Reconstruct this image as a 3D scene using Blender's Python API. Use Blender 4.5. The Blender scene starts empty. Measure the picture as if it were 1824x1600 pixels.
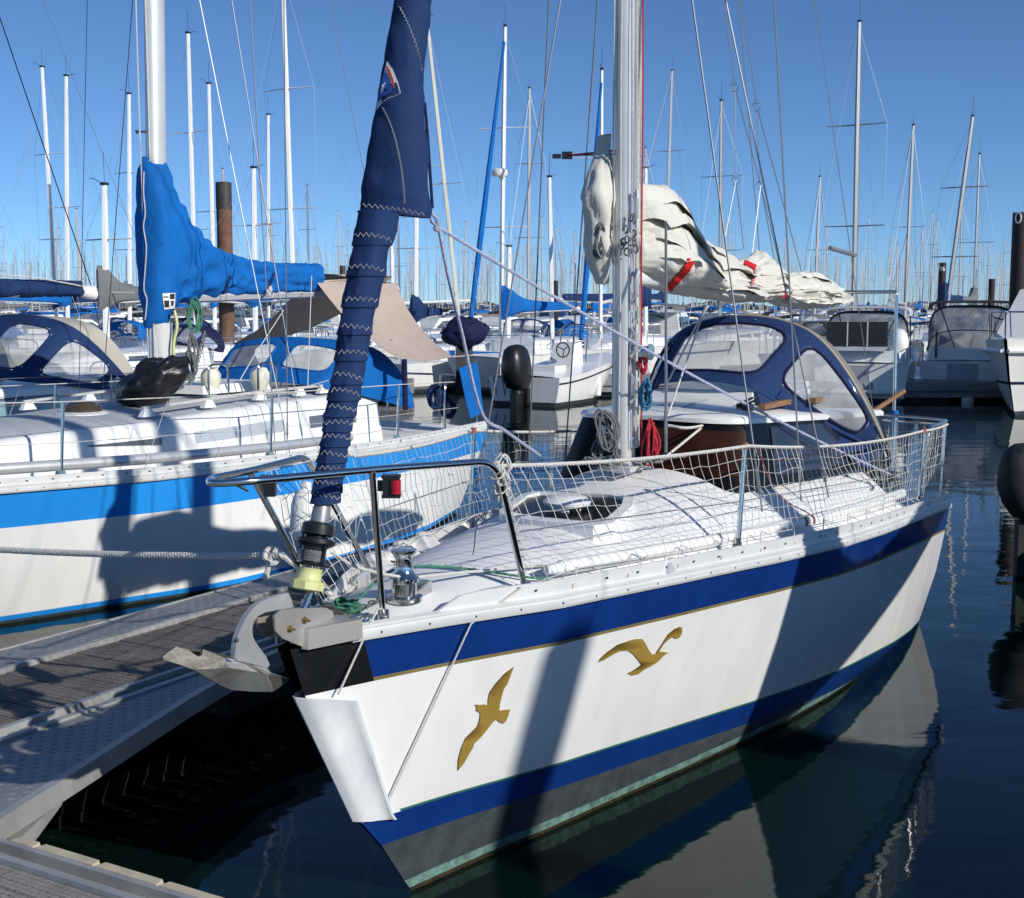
import bpy, math, random
import numpy as np
from mathutils import Vector, Matrix, noise
from mathutils.bvhtree import BVHTree
from mathutils.geometry import tessellate_polygon
R = random.Random(7)
V = Vector
rad = math.radians
scene = bpy.context.scene

# ---------------------------------------------------------------- camera
FPX, EYE = 2300.0, 2.5                       # focal length in photo pixels, eye height in metres
PITCH = math.atan(255 / FPX)
cam_d = bpy.data.cameras.new('camera'); cam = bpy.data.objects.new('camera', cam_d)
scene.collection.objects.link(cam); scene.camera = cam
cam.location = (0, 0, EYE); cam.rotation_euler = (rad(90) - PITCH, 0, 0)
cam_d.sensor_fit = 'HORIZONTAL'; cam_d.sensor_width = 36; cam_d.lens = 36 * FPX / 1824
cam_d.clip_start = 0.05; cam_d.clip_end = 5000

# ---------------------------------------------------------------- sky and sun
SUN_AZ, SUN_EL = -41.0, 26.0                 # degrees from +X towards +Y, degrees above the horizon
world = bpy.data.worlds.new('World'); scene.world = world; world.use_nodes = True
nt = world.node_tree; bg = nt.nodes['Background']
sky = nt.nodes.new('ShaderNodeTexSky'); sky.sky_type = 'NISHITA'; sky.sun_disc = False
sky.sun_elevation = rad(SUN_EL); sky.sun_rotation = rad(90 - SUN_AZ)
sky.altitude = 300; sky.air_density = 1.0; sky.dust_density = 0.0; sky.ozone_density = 4.5
wtc = nt.nodes.new('ShaderNodeTexCoord'); wmp = nt.nodes.new('ShaderNodeMapping'); wmp.inputs['Location'].default_value = (0, 0, .05); wmp.inputs['Scale'].default_value = (1, 1, 1.45); nt.links.new(wtc.outputs['Generated'], wmp.inputs[0])
nt.links.new(wmp.outputs[0], sky.inputs[0]); tint = nt.nodes.new('ShaderNodeMix'); tint.data_type = 'RGBA'; tint.blend_type = 'MULTIPLY'; tint.inputs[0].default_value = 1; tint.inputs[7].default_value = (.72, .885, 1.04, 1)
nt.links.new(sky.outputs[0], tint.inputs[6]); nt.links.new(tint.outputs[2], bg.inputs[0]); bg.inputs[1].default_value = 0.125
sd = V((math.cos(rad(SUN_AZ)) * math.cos(rad(SUN_EL)), math.sin(rad(SUN_AZ)) * math.cos(rad(SUN_EL)), math.sin(rad(SUN_EL))))
sun_d = bpy.data.lights.new('sun', 'SUN'); sun_d.energy = 4.3; sun_d.angle = rad(0.53); sun_d.color = (1, .96, .89)
sun = bpy.data.objects.new('sun', sun_d); scene.collection.objects.link(sun)
sun.rotation_euler = sd.to_track_quat('Z', 'Y').to_euler()
scene.view_settings.view_transform = 'Standard'; scene.view_settings.look = 'None'
scene.view_settings.exposure = 0.0; scene.view_settings.gamma = 1
scene.cycles.max_bounces = 8

# ---------------------------------------------------------------- pixel <-> place helpers
cp, sp = math.cos(PITCH), math.sin(PITCH)
def ray(u, v):
    a = (u - 912) / FPX; b = (800 - v) / FPX
    return V((a, cp + b * sp, -sp + b * cp))
EYEP = V((0, 0, EYE))
class Fr:                                     # a boat's frame: t aft, s to port, z up
    def __init__(s, o, deg):
        s.o = V((o[0], o[1], 0)); s.deg = deg
        s.a = V((math.cos(rad(deg)), math.sin(rad(deg)), 0)); s.p = V((s.a.y, -s.a.x, 0))
    def __call__(s, t, q, z): return s.o + s.a * t + s.p * q + V((0, 0, z))
    def inv(s, w): d = V(w) - s.o; return (d.dot(s.a), d.dot(s.p), w[2])
    def onS(s, u, v, q):                      # pixel ray meets the upright plane at q to port
        r = ray(u, v); pt = s.o + s.p * q; return EYEP + r * ((pt - EYEP).dot(s.p) / r.dot(s.p))
    def onT(s, u, v, t):
        r = ray(u, v); pt = s.o + s.a * t; return EYEP + r * ((pt - EYEP).dot(s.a) / r.dot(s.a))
def onZ(u, v, z):
    r = ray(u, v); return EYEP + r * ((z - EYE) / r.z)
def onY(u, v, y):
    r = ray(u, v); return EYEP + r * (y / r.y)
F0 = Fr((-.84, 4.6), 60)

# ---------------------------------------------------------------- materials
MATS = {}
def mat(name, col, rough=.5, metal=0, var=0, scale=8, bump=0, bscale=60, coat=0, col2=None, stretch=None, spec=.5, alpha=None, trans=0):
    if name in MATS: return MATS[name]
    m = bpy.data.materials.new(name); m.use_nodes = True; n = m.node_tree; b = n.nodes['Principled BSDF']
    b.inputs['Base Color'].default_value = (*col, 1); b.inputs['Roughness'].default_value = rough
    b.inputs['Metallic'].default_value = metal; b.inputs['Coat Weight'].default_value = coat
    b.inputs['Specular IOR Level'].default_value = spec; b.inputs['Coat Roughness'].default_value = .06
    if trans: b.inputs['Transmission Weight'].default_value = trans; b.inputs['IOR'].default_value = 1.2
    if alpha is not None: b.inputs['Alpha'].default_value = alpha
    tc = n.nodes.new('ShaderNodeTexCoord'); src = tc.outputs['Object']
    if stretch:
        mp = n.nodes.new('ShaderNodeMapping'); mp.inputs['Scale'].default_value = stretch
        n.links.new(src, mp.inputs[0]); src = mp.outputs[0]
    if var or col2:
        nz = n.nodes.new('ShaderNodeTexNoise'); nz.inputs['Scale'].default_value = scale; nz.inputs['Detail'].default_value = 6
        nz.inputs['Roughness'].default_value = .62
        n.links.new(src, nz.inputs['Vector'])
        rp = n.nodes.new('ShaderNodeValToRGB'); rp.color_ramp.elements[0].position = .33; rp.color_ramp.elements[1].position = .7
        c2 = col2 if col2 else tuple(max(0, c * (1 + var)) for c in col)
        c1 = col if col2 else tuple(c * (1 - var) for c in col)
        rp.color_ramp.elements[0].color = (*c1, 1); rp.color_ramp.elements[1].color = (*c2, 1)
        n.links.new(nz.outputs[0], rp.inputs[0]); n.links.new(rp.outputs[0], b.inputs['Base Color'])
        mr = n.nodes.new('ShaderNodeMapRange'); mr.inputs[3].default_value = rough * .8; mr.inputs[4].default_value = min(1, rough * 1.25)
        n.links.new(nz.outputs[0], mr.inputs[0]); n.links.new(mr.outputs[0], b.inputs['Roughness'])
    if bump:
        nb = n.nodes.new('ShaderNodeTexNoise'); nb.inputs['Scale'].default_value = bscale; nb.inputs['Detail'].default_value = 4
        n.links.new(src, nb.inputs['Vector'])
        bp = n.nodes.new('ShaderNodeBump'); bp.inputs['Strength'].default_value = bump; bp.inputs['Distance'].default_value = .02
        n.links.new(nb.outputs[0], bp.inputs['Height']); n.links.new(bp.outputs[0], b.inputs['Normal'])
    MATS[name] = m; return m
GEL = mat('white_gelcoat', (.79, .79, .765), .24, var=.045, scale=2.4, stretch=(2.6, 2.6, .35), coat=.25, bump=.02, bscale=3)
def scuffs(m, col, sc, lo, amt, st):                      # sparse rub marks and drips worn into a paint
    n = m.node_tree; b = n.nodes['Principled BSDF']; src = b.inputs['Base Color'].links[0].from_socket
    tc = n.nodes.new('ShaderNodeTexCoord'); mp = n.nodes.new('ShaderNodeMapping'); mp.inputs['Scale'].default_value = st; n.links.new(tc.outputs['Object'], mp.inputs[0])
    nz_ = n.nodes.new('ShaderNodeTexNoise'); nz_.inputs['Scale'].default_value = sc; nz_.inputs['Detail'].default_value = 8; nz_.inputs['Roughness'].default_value = .7; n.links.new(mp.outputs[0], nz_.inputs['Vector'])
    r_ = n.nodes.new('ShaderNodeMapRange'); r_.inputs[1].default_value = lo; r_.inputs[2].default_value = lo + .08; r_.inputs[4].default_value = amt; n.links.new(nz_.outputs[0], r_.inputs[0])
    mx = n.nodes.new('ShaderNodeMix'); mx.data_type = 'RGBA'; n.links.new(r_.outputs[0], mx.inputs[0]); n.links.new(src, mx.inputs[6]); mx.inputs[7].default_value = (*col, 1); n.links.new(mx.outputs[2], b.inputs['Base Color'])
scuffs(GEL, (.42, .40, .34), 5, .66, .5, (1.6, 1.6, .45)); scuffs(GEL, (.60, .56, .46), 9, .62, .35, (5, 5, .25))
GEL2 = mat('cream_gelcoat', (.74, .73, .68), .3, var=.05, scale=1.5, coat=.2)
DECKM = mat('deck_paint', (.77, .77, .765), .6, var=.045, scale=2.6, bump=.12, bscale=220)
DECKG = mat('grey_nonslip', (.43, .45, .47), .75, var=.05, scale=3, bump=.2, bscale=260)
NAVYH = mat('navy_hull_paint', (.006, .034, .185), .15, var=.12, scale=2.5, stretch=(2.6, 2.6, .5), coat=.4)
AZURE = mat('azure_hull_paint', (.02, .27, .74), .2, var=.05, scale=1.6, coat=.3)
GOLD = mat('gold_vinyl', (.42, .27, .055), .42, metal=.25, var=.1, scale=5)
GOLDD = mat('dull_gold_line', (.20, .16, .055), .5, var=.15, scale=5)
GREENL = mat('green_line', (.03, .14, .10), .5)
BLACKG = mat('black_paint', (.010, .011, .012), .32, var=.2, scale=4, coat=.1)
scuffs(NAVYH, (.10, .13, .20), 7, .68, .5, (1.5, 1.5, 1.5))
ANTIF = mat('grey_antifouling', (.038, .050, .058), .75, var=.3, scale=9, bump=.2, bscale=60)
SLIME = mat('pale_green_slime', (.13, .24, .21), .7, var=.5, scale=18, bump=.3, bscale=80)
WEED = mat('brown_weed', (.035, .03, .012), .5, var=.5, scale=20, bump=.6, bscale=90)
ALU = mat('brushed_aluminium', (.72, .72, .71), .36, metal=.55, var=.06, scale=6, bump=.03, bscale=90)
TOEM = mat('toe_rail_aluminium', (.74, .74, .72), .42, metal=.25, var=.06, scale=5)
MASTW = mat('white_mast_paint', (.74, .74, .72), .33, var=.04, scale=3, coat=.1)
MASTG = mat('silver_mast', (.68, .68, .66), .36, metal=.35, var=.05, scale=3)
MASTF = mat('hazed_mast_grey', (.42, .43, .44), .5, var=.1, scale=.5)  # grey carries distance haze for the far masts, painted into the colour
MASTA = mat('anodised_mast', (.30, .31, .32), .42, metal=.5, var=.06, scale=3)
STEEL = mat('polished_steel', (.62, .62, .60), .12, metal=1, var=.08, scale=10)
WIRE = mat('rigging_wire', (.24, .25, .27), .45, metal=.5)
GALV = mat('galvanised_steel', (.56, .56, .55), .42, metal=.6, var=.07, scale=5, bump=.03, bscale=120)
RUSTY = mat('stained_steel', (.62, .60, .56), .36, metal=.65, col2=(.50, .45, .37), scale=5, bump=.02)
DKRUST = mat('dark_weathered_steel', (.10, .095, .08), .42, metal=.6, col2=(.22, .21, .18), scale=5, bump=.05, bscale=60)
ROPEW = mat('white_rope', (.66, .64, .60), .85, var=.12, scale=60, bump=.5, bscale=300)
ROPEB = mat('blue_fleck_rope', (.24, .30, .52), .85, col2=(.62, .63, .70), scale=95, bump=.5, bscale=300)
ROPER = mat('red_rope', (.42, .02, .035), .8, var=.3, scale=60)
ROPEC = mat('cyan_rope', (.05, .22, .36), .8, var=.3, scale=60)
ROPEG = mat('green_rope', (.05, .20, .12), .85, var=.4, scale=60)
ROPEK = mat('grey_rope', (.15, .155, .16), .85, var=.35, scale=60)
YEL = mat('pale_yellow_plastic', (.62, .63, .28), .5, var=.08, scale=10)
BLK = mat('black_plastic', (.012, .012, .013), .35, var=.2, scale=9)
RUB = mat('black_rubber', (.02, .02, .021), .6, var=.3, scale=9, bump=.2)
REDL = mat('red_lens', (.38, .008, .012), .12, coat=.6)
def cloth(name, col, var=.1, b=.35):
    return mat(name, col, .82, var=var, scale=3.5, bump=b, bscale=14, spec=.25)
NAVYC = cloth('navy_acrylic_canvas', (.011, .032, .105))
NAVYS = cloth('navy_sprayhood_canvas', (.013, .036, .115), .14)
NAVYD = cloth('dark_navy_canvas', (.010, .013, .055))
BLUEC = cloth('royal_blue_canvas', (.003, .125, .43), .12)
TANC = cloth('tan_canvas', (.50, .40, .33), .06, .2)
SAILC = cloth('cream_sailcloth', (.62, .60, .53), .05, .30)
GREYC = cloth('grey_canvas', (.16, .165, .17)); DKGC = cloth('charcoal_canvas', (.03, .03, .032))
BAGM = mat('black_ripstop', (.012, .012, .013), .34, var=.3, scale=8, bump=.35, bscale=18)
REDT = cloth('red_webbing', (.62, .02, .018))
STITCH = mat('white_thread', (.42, .42, .43), .8)
WINM = mat('hazed_vinyl_window', (.46, .47, .48), .14, var=.30, scale=4, coat=.5, bump=.10, bscale=6, alpha=.60)
GLASSD = mat('tinted_acrylic', (.005, .0055, .007), .28, spec=.12, var=.2, scale=3)
GLASSB = mat('tinted_acrylic_over_wood', (.035, .012, .007), .25, spec=.15, var=.6, scale=3)
GLASSG = mat('grey_window_glass', (.10, .12, .14), .06, coat=.6, var=.3, scale=2)
WOOD = mat('varnished_wood', (.25, .13, .055), .45, var=.25, scale=10, stretch=(1, 6, 6))
CHECK = mat('checker_plate', (.27, .27, .265), .5, metal=.4, var=.22, scale=3)  # plate tone darkened, shade of the finger put into the colour
ALUS = mat('shaded_aluminium', (.40, .40, .39), .5, metal=.35, var=.18, scale=4)  # dull aluminium, darkened in colour to stand for the finger's shade
WHITEP = mat('white_plastic', (.78, .78, .76), .35, var=.03, scale=5)
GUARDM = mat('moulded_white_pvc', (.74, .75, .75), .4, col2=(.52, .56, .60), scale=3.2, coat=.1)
FENDM = mat('cream_fender_vinyl', (.70, .68, .55), .4, var=.05, scale=5)
PILEB = mat('rust_brown_pile', (.095, .045, .028), .8, col2=(.20, .105, .065), scale=4, bump=.4, bscale=20)
PILET = mat('dark_pile_sleeve', (.045, .042, .040), .6, var=.25, scale=6, bump=.2)
PILED = mat('black_brown_pile', (.022, .012, .012), .7, var=.4, scale=5, bump=.3)
WHT = mat('white_marking', (.8, .8, .78), .6)
INKM = mat('black_ink', (.02, .02, .02), .7)
SOLAR = mat('solar_cell_black', (.006, .008, .014), .45, spec=.3)
CONC = mat('weathered_concrete', (.25, .235, .21), .9, var=.2, scale=1.2, bump=.5, bscale=4)
ROCK = mat('dark_rock', (.085, .08, .07), .95, var=.45, scale=.9, bump=.8, bscale=2)
TEALR = mat('teal_sheeting', (.03, .22, .20), .7, var=.1)
HAZEB = mat('distant_masonry', (.34, .33, .32), .9, var=.1, scale=.3)
HAZED = mat('distant_roofing', (.10, .085, .08), .9, var=.2, scale=.5)

# ---------------------------------------------------------------- mesh collector
class MB:
    def __init__(s): s.v = []; s.f = []; s.mi = []; s.cur = 0
    def add(s, vs, fs):
        k = len(s.v); s.v += [V(p) for p in vs]
        for f in fs: s.f.append(tuple(i + k for i in f)); s.mi.append(s.cur)
        return s
    def grid(s, rows, closed=False, mi=None, cap=False):
        k = len(s.v); n = len(rows[0])
        for r in rows: s.v += [V(p) for p in r]
        for i in range(len(rows) - 1):
            for j in range(n if closed else n - 1):
                j2 = (j + 1) % n
                s.f.append((k + i * n + j, k + i * n + j2, k + (i + 1) * n + j2, k + (i + 1) * n + j))
                s.mi.append(mi(i, j) if mi else s.cur)
        if cap:
            s.f.append(tuple(k + j for j in reversed(range(n)))); s.mi.append(s.cur)
            s.f.append(tuple(k + (len(rows) - 1) * n + j for j in range(n))); s.mi.append(s.cur)
        return s
    def box(s, c, h, ax=None):
        c = V(c); X, Y, Z = ax if ax else (V((1, 0, 0)), V((0, 1, 0)), V((0, 0, 1)))
        vs = [c + X * (h[0] * i) + Y * (h[1] * j) + Z * (h[2] * k) for i in (-1, 1) for j in (-1, 1) for k in (-1, 1)]
        return s.add(vs, [(0, 1, 3, 2), (4, 6, 7, 5), (0, 4, 5, 1), (2, 3, 7, 6), (0, 2, 6, 4), (1, 5, 7, 3)])
    def hexa(s, lo, hi):                       # two quads joined
        return s.add(list(lo) + list(hi), [(3, 2, 1, 0), (4, 5, 6, 7), (0, 1, 5, 4), (1, 2, 6, 5), (2, 3, 7, 6), (3, 0, 4, 7)])
    def tube(s, pts, r, n=8, closed=False, flat=None):
        pts = [V(p) for p in pts]
        m = len(pts)
        if m < 2: return s
        rs = r if isinstance(r, (list, tuple)) else [r] * m
        rows = []; up = None
        for i, p in enumerate(pts):
            if closed: d = pts[(i + 1) % m] - pts[i - 1]
            else: d = pts[min(i + 1, m - 1)] - pts[max(i - 1, 0)]
            if d.length < 1e-9: d = V((0, 0, 1))
            d.normalize()
            if up is None:
                up = d.cross(V((0, 0, 1)))
                if up.length < .05: up = d.cross(V((1, 0, 0)))
            up = up - d * up.dot(d); up.normalize(); w = d.cross(up)
            rows.append([p + (up * math.cos(2 * math.pi * k / n) + w * math.sin(2 * math.pi * k / n)) * rs[i] for k in range(n)])
        if closed: rows.append(rows[0])
        return s.grid(rows, closed=True, cap=not closed and n > 3)
    def prism(s, poly, off):
        poly = [V(p) for p in poly]; n = len(poly); off = V(off)
        tri = tessellate_polygon([poly]); k = len(s.v)
        s.v += poly + [p + off for p in poly]
        for a, b, c in tri:
            s.f += [(k + a, k + b, k + c), (k + n + c, k + n + b, k + n + a)]; s.mi += [s.cur] * 2
        for i in range(n):
            j = (i + 1) % n; s.f.append((k + i, k + n + i, k + n + j, k + j)); s.mi.append(s.cur)
        return s
    def lathe(s, base, axis, prof, n=20):
        axis = V(axis).normalized(); x = axis.cross(V((0, 1, 0)))
        if x.length < .1: x = axis.cross(V((1, 0, 0)))
        x.normalize(); y = axis.cross(x)
        rows = [[V(base) + axis * h + (x * math.cos(2 * math.pi * k / n) + y * math.sin(2 * math.pi * k / n)) * r for k in range(n)] for r, h in prof]
        return s.grid(rows, closed=True, cap=True)
    def ball(s, c, r, n=12, sc=(1, 1, 1)):
        rows = []
        for i in range(n // 2 + 1):
            th = math.pi * i / (n // 2)
            rows.append([V(c) + V((r * sc[0] * max(.001, math.sin(th)) * math.cos(2 * math.pi * k / n), r * sc[1] * max(.001, math.sin(th)) * math.sin(2 * math.pi * k / n), r * sc[2] * math.cos(th))) for k in range(n)])
        return s.grid(rows, closed=True)
    def bvh(s): return BVHTree.FromPolygons(s.v, s.f)
    def build(s, name, mats, parent=None, angle=40, label=None):
        inv = ROOT.get(parent.name, Matrix()) if parent else None
        if parent is None:
            xs = [p.x for p in s.v]; ys = [p.y for p in s.v]; zs_ = [p.z for p in s.v]
            base = V(((min(xs) + max(xs)) / 2, (min(ys) + max(ys)) / 2, min(zs_))); vs = [p - base for p in s.v]
        else: vs = [inv @ p for p in s.v]
        me = bpy.data.meshes.new(name); me.from_pydata([tuple(p) for p in vs], [], s.f)
        for m in (mats if isinstance(mats, (list, tuple)) else [mats]): me.materials.append(m)
        me.polygons.foreach_set('material_index', s.mi)
        me.polygons.foreach_set('use_smooth', [True] * len(s.f)); me.update()
        me.set_sharp_from_angle(angle=rad(angle))
        o = bpy.data.objects.new(name, me); scene.collection.objects.link(o)
        if parent: o.parent = parent; ROOT[o.name] = inv
        else: o.location = base
        if label: o['label'] = label
        return o
ROOT = {}
def tag(o, label=None, cat=None, group=None, kind=None):
    if label: o['label'] = label
    if cat: o['category'] = cat
    if group: o['group'] = group
    if kind: o['kind'] = kind
    return o
def thing(name, F, label, cat, group=None):
    o = bpy.data.objects.new(name, None); scene.collection.objects.link(o)
    M = Matrix.Translation(F.o) @ Matrix.Rotation(rad(F.deg), 4, 'Z'); o.matrix_world = M
    o.empty_display_size = .3
    ROOT[o.name] = M.inverted(); return tag(o, label, cat, group)
def at_point(p, deg=0): return Fr((p[0], p[1]), deg)
def spline(pts, n):
    pts = [V(p) for p in pts]; out = []
    P_ = [pts[0] * 2 - pts[1]] + pts + [pts[-1] * 2 - pts[-2]]
    for i in range(1, len(P_) - 2):
        for k in range(n):
            x = k / n; a, b, c, d = P_[i - 1:i + 3]
            out.append(.5 * ((2 * b) + (c - a) * x + (2 * a - 5 * b + 4 * c - d) * x * x + (3 * b - a - 3 * c + d) * x ** 3))
    return out + [pts[-1]]
def fillet(pts, r, n=5):                       # round the corners of a bent tube
    pts = [V(p) for p in pts]; out = [pts[0]]
    for i in range(1, len(pts) - 1):
        a, b, c = pts[i - 1:i + 2]; d1 = (a - b); d2 = (c - b); q = min(r, d1.length * .45, d2.length * .45)
        p1 = b + d1.normalized() * q; p2 = b + d2.normalized() * q
        for k in range(n + 1):
            x = k / n; out.append(p1 * (1 - x) ** 2 + b * 2 * x * (1 - x) + p2 * x * x)
    return out + [pts[-1]]
def sag(a, b, d, n=10):
    a, b = V(a), V(b); return [a.lerp(b, i / n) - V((0, 0, d * 4 * (i / n) * (1 - i / n))) for i in range(n + 1)]
def twisted(mb, pts, r, pitch, n=6, strands=3):    # laid rope: three strands round each other
    pts = [V(p) for p in pts]; L = [0]
    for i in range(1, len(pts)): L.append(L[-1] + (pts[i] - pts[i - 1]).length)
    N = max(8, int(L[-1] / pitch * 8)); xs = np.array([tuple(p) for p in pts])
    fine = [V([float(np.interp(L[-1] * k / N, L, xs[:, j])) for j in range(3)]) for k in range(N + 1)]
    for st in range(strands):
        row = []
        for k, p in enumerate(fine):
            d = (fine[min(k + 1, N)] - fine[max(k - 1, 0)]).normalized(); x = d.cross(V((0, 0, 1)))
            if x.length < .05: x = d.cross(V((1, 0, 0)))
            x.normalize(); y = d.cross(x); an = 2 * math.pi * (k / 8 + st / strands)
            row.append(p + (x * math.cos(an) + y * math.sin(an)) * r * .5)
        mb.tube(row, r * .58, n)
    return mb
def stick(bvh, pix, off=.004):                     # put photo points on a surface that is already there
    out = []
    for u, v in pix:
        h, nrm, i, d = bvh.ray_cast(EYEP, ray(u, v).normalized())
        if h is None:
            h, nrm, i, d = bvh.find_nearest(out[-1] if out else EYEP + ray(u, v) * 5)
        if nrm.dot(h - EYEP) > 0: nrm = -nrm
        out.append(h + nrm * off)
    return out
def decal(bvh, pix, name, m, parent, off=.004, step=None):
    poly = []                                      # densify, then fill by a fan of tessellated triangles laid on the surface
    for i in range(len(pix)):
        a, b = pix[i], pix[(i + 1) % len(pix)]; k = max(1, int(math.dist(a, b) / (step or 12)))
        poly += [(a[0] + (b[0] - a[0]) * j / k, a[1] + (b[1] - a[1]) * j / k) for j in range(k)]
    p3 = stick(bvh, poly, off); tri = tessellate_polygon([[V((x, y, 0)) for x, y in poly]])
    mb = MB(); n = len(p3); c = sum(p3, V()) / n
    back = (EYEP - c).normalized() * -.0015
    mb.add(p3, [t for t in tri]); mb.add([p + back for p in p3] , [(t[2], t[1], t[0]) for t in tri])
    for i in range(n):
        j = (i + 1) % n; mb.f.append((i, j, n + j, n + i)); mb.mi.append(0)
    return mb.build(name, m, parent)

def patch(bvh, quad, name, m, parent, off=.004, n=10):     # a four-cornered patch laid on the surface as a fine grid
    a, b, c, d = [V((x, y, 0)) for x, y in quad]; rows = []
    for i in range(n + 1):
        l, r = a.lerp(d, i / n), b.lerp(c, i / n); rows.append(stick(bvh, [((l.lerp(r, j / n)).x, (l.lerp(r, j / n)).y) for j in range(n + 1)], off))
    return MB().grid(rows).build(name, m, parent)
# ---------------------------------------------------------------- boat building blocks
DECKT = mat('grey_tread_paint', (.46, .48, .50), .7, var=.05, scale=3, bump=.15, bscale=200)
def ip(x, tab): return float(np.interp(x, [a for a, b in tab], [b for a, b in tab]))
def hull(F, BS, BW, zs, stem, stern, levels, mfun, nu=34, ub=None, g=1.0, keel=-.5):
    us = sorted(set([0, .006, .015, .03] + ([ub] if ub else []) + [((i + .5) / nu) ** 1.15 for i in range(nu)] + [1]))
    rows = []
    for u in us:
        port = []; last = 9
        for lev in levels:
            z = lev(2.0 * u)
            for _ in range(6):
                t = ip(z, stem) + u * (ip(z, stern) - ip(z, stem)); z = min(lev(t), last - .004)
            last = z; t = ip(z, stem) + u * (ip(z, stern) - ip(z, stem))
            k = max(0, z / zs(t)); hs, hw = ip(u, BS), ip(u, BW)
            gg = g(u) if callable(g) else g; hb = hw + (hs - hw) * k ** gg if z >= 0 else hw * max(0, 1 + z * .9)
            port.append((t, max(hb, 0), z))
        tk = ip(keel, stem) + u * (ip(keel, stern) - ip(keel, stem))
        row = [F(*p) for p in port] + [F(tk, 0, keel)] + [F(t, -q, z) for t, q, z in reversed(port)]
        rows.append(row)
    mb = MB(); K = len(levels)
    def mi(i, j):
        k = j if j < K else 2 * K - 1 - j
        return mfun(us[i], min(k, K - 1))
    mb.grid(rows, mi=mi)
    last = rows[-1]; n = len(last)                       # transom
    k0 = len(mb.v); mb.v += last
    for j in range(K):
        a, b = j, j + 1; c, d = n - 1 - j, n - 2 - j
        mb.f.append((k0 + a, k0 + b, k0 + d, k0 + c) if b != d else (k0 + a, k0 + b, k0 + c)); mb.mi.append(mfun(1.0, min(j, K - 1)))
    return mb
def deck(F, BS, zs, T, stem0, rise=None, camber=.03, nt=60, ns=33, dz=.0, inset=.004):
    mb = MB(); rows = []
    for i in range(nt + 1):
        t = stem0 + (T - stem0) * (i / nt); b = max(.0, ip((t - stem0) / (T - stem0), BS) - inset); row = []
        for j in range(ns):
            x = -1 + 2 * j / (ns - 1); q = x * b
            row.append(F(t, q, zs(t) + dz + camber * (1 - x * x) + (rise(t, q) if rise else 0)))
        rows.append(row)
    return mb.grid(rows)
def sm(x): x = max(0, min(1, x)); return x * x * (3 - 2 * x)
def toerail(F, BS, zs, T, side, dz=0, h=.11, t0=.0, tup=.9, stem0=0, inset=0, slots=True):
    prof = [(-.004, -.012), (.014, -.012), (.020, .0), (.020, .022), (.014, .026), (.014, .032), (.020, .036), (.020, .048), (.004, .052), (.004, h), (-.004, h + .002), (-.008, h), (-.008, .04), (-.035, .034)]
    rows = []; mb = MB(); n = 70
    for i in range(n + 1):
        t = t0 + (T - t0) * i / n; q = ip((t - stem0) / (T - stem0), BS) - inset
        k = sm((t - tup) / .15) if tup else 1
        rows.append([F(t, side * (q + a), zs(t) + dz + (b if b < .055 else .05 + (b - .05) * max(.05, k))) for a, b in prof])
    mb.grid(rows)
    if slots:
        mb.cur = 1; t = t0 + .12
        while t < T - .1:
            for (dt, zz, hw, hh) in ([(0, .011, .006, .006)] + ([(.09, h * .72, .016, .006)] if (not tup or t > tup + .2) else [])):
                q = ip((t + dt - stem0) / (T - stem0), BS) - inset + (.020 if zz < .05 else .0045)
                mb.box(F(t + dt, side * q, zs(t + dt) + dz + zz), (hw * .8, .0012, hh * .75), (F.a, F.p, V((0, 0, 1))))
            t += .21
    return mb
def coachroof(F, t0, t1, w, zd, top, slope=.12, ramp=.9, n=36, aft=True, two=False):
    rows = []
    for i in range(n + 1):
        t = t0 + (t1 - t0) * i / n; k = sm((t - t0) / ramp); W_ = w(t); zt = zd(t) + (top(t) - zd(t)) * k; b = zd(t) - .01
        hh = zt - b
        half = [(W_ + slope * .6, b), (W_ + slope * .25, b + hh * .5), (W_, b + hh * .86), (W_ - .03, b + hh * .96), (W_ - .09, b + hh), (W_ * .6, b + hh * 1.0 + .03 * k), (W_ * .25, b + hh + .05 * k)]
        rows.append([F(t, q, z) for q, z in half] + [F(t, -q, z) for q, z in reversed(half)])
    mb = MB().grid(rows, mi=(lambda i, j: 1 if two and 4 <= j <= 8 and i > n * .06 else 0))
    if aft: mb.add(rows[-1], [tuple(range(len(rows[-1])))])
    return mb
def side_window(F, t0, t1, w, zd, top, f0, f1, slope, side=1, taper=0, n=8, off=.005):
    mb = MB(); rows = []
    for i in range(n + 1):
        t = t0 + (t1 - t0) * i / n; W_ = w(t); hh = top(t) - zd(t); e = taper * (1 - i / n)
        r = []
        for f in (f0 + (f1 - f0) * e, f1):
            q = (W_ + slope * (.6 - .7 * f)) if f < .5 else (W_ + slope * .25 * (1 - (f - .5) / .36))
            r.append(F(t, side * (q + off), zd(t) + hh * f))
        rows.append(r)
    mb.grid(rows); return mb
def oval_mast(F, t, q, z0, z1, a, b, rake=0, lean=0, n=16, taper=.75):
    rows = []
    for i in range(13):
        k = i / 12; z = z0 + (z1 - z0) * k; s_ = 1 - (1 - taper) * max(0, (k - .7) / .3)
        rows.append([F(t + rake * k + a * s_ * math.cos(2 * math.pi * j / n), q + lean * k + b * s_ * math.sin(2 * math.pi * j / n), z) for j in range(n)])
    return MB().grid(rows, closed=True, cap=True)
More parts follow.
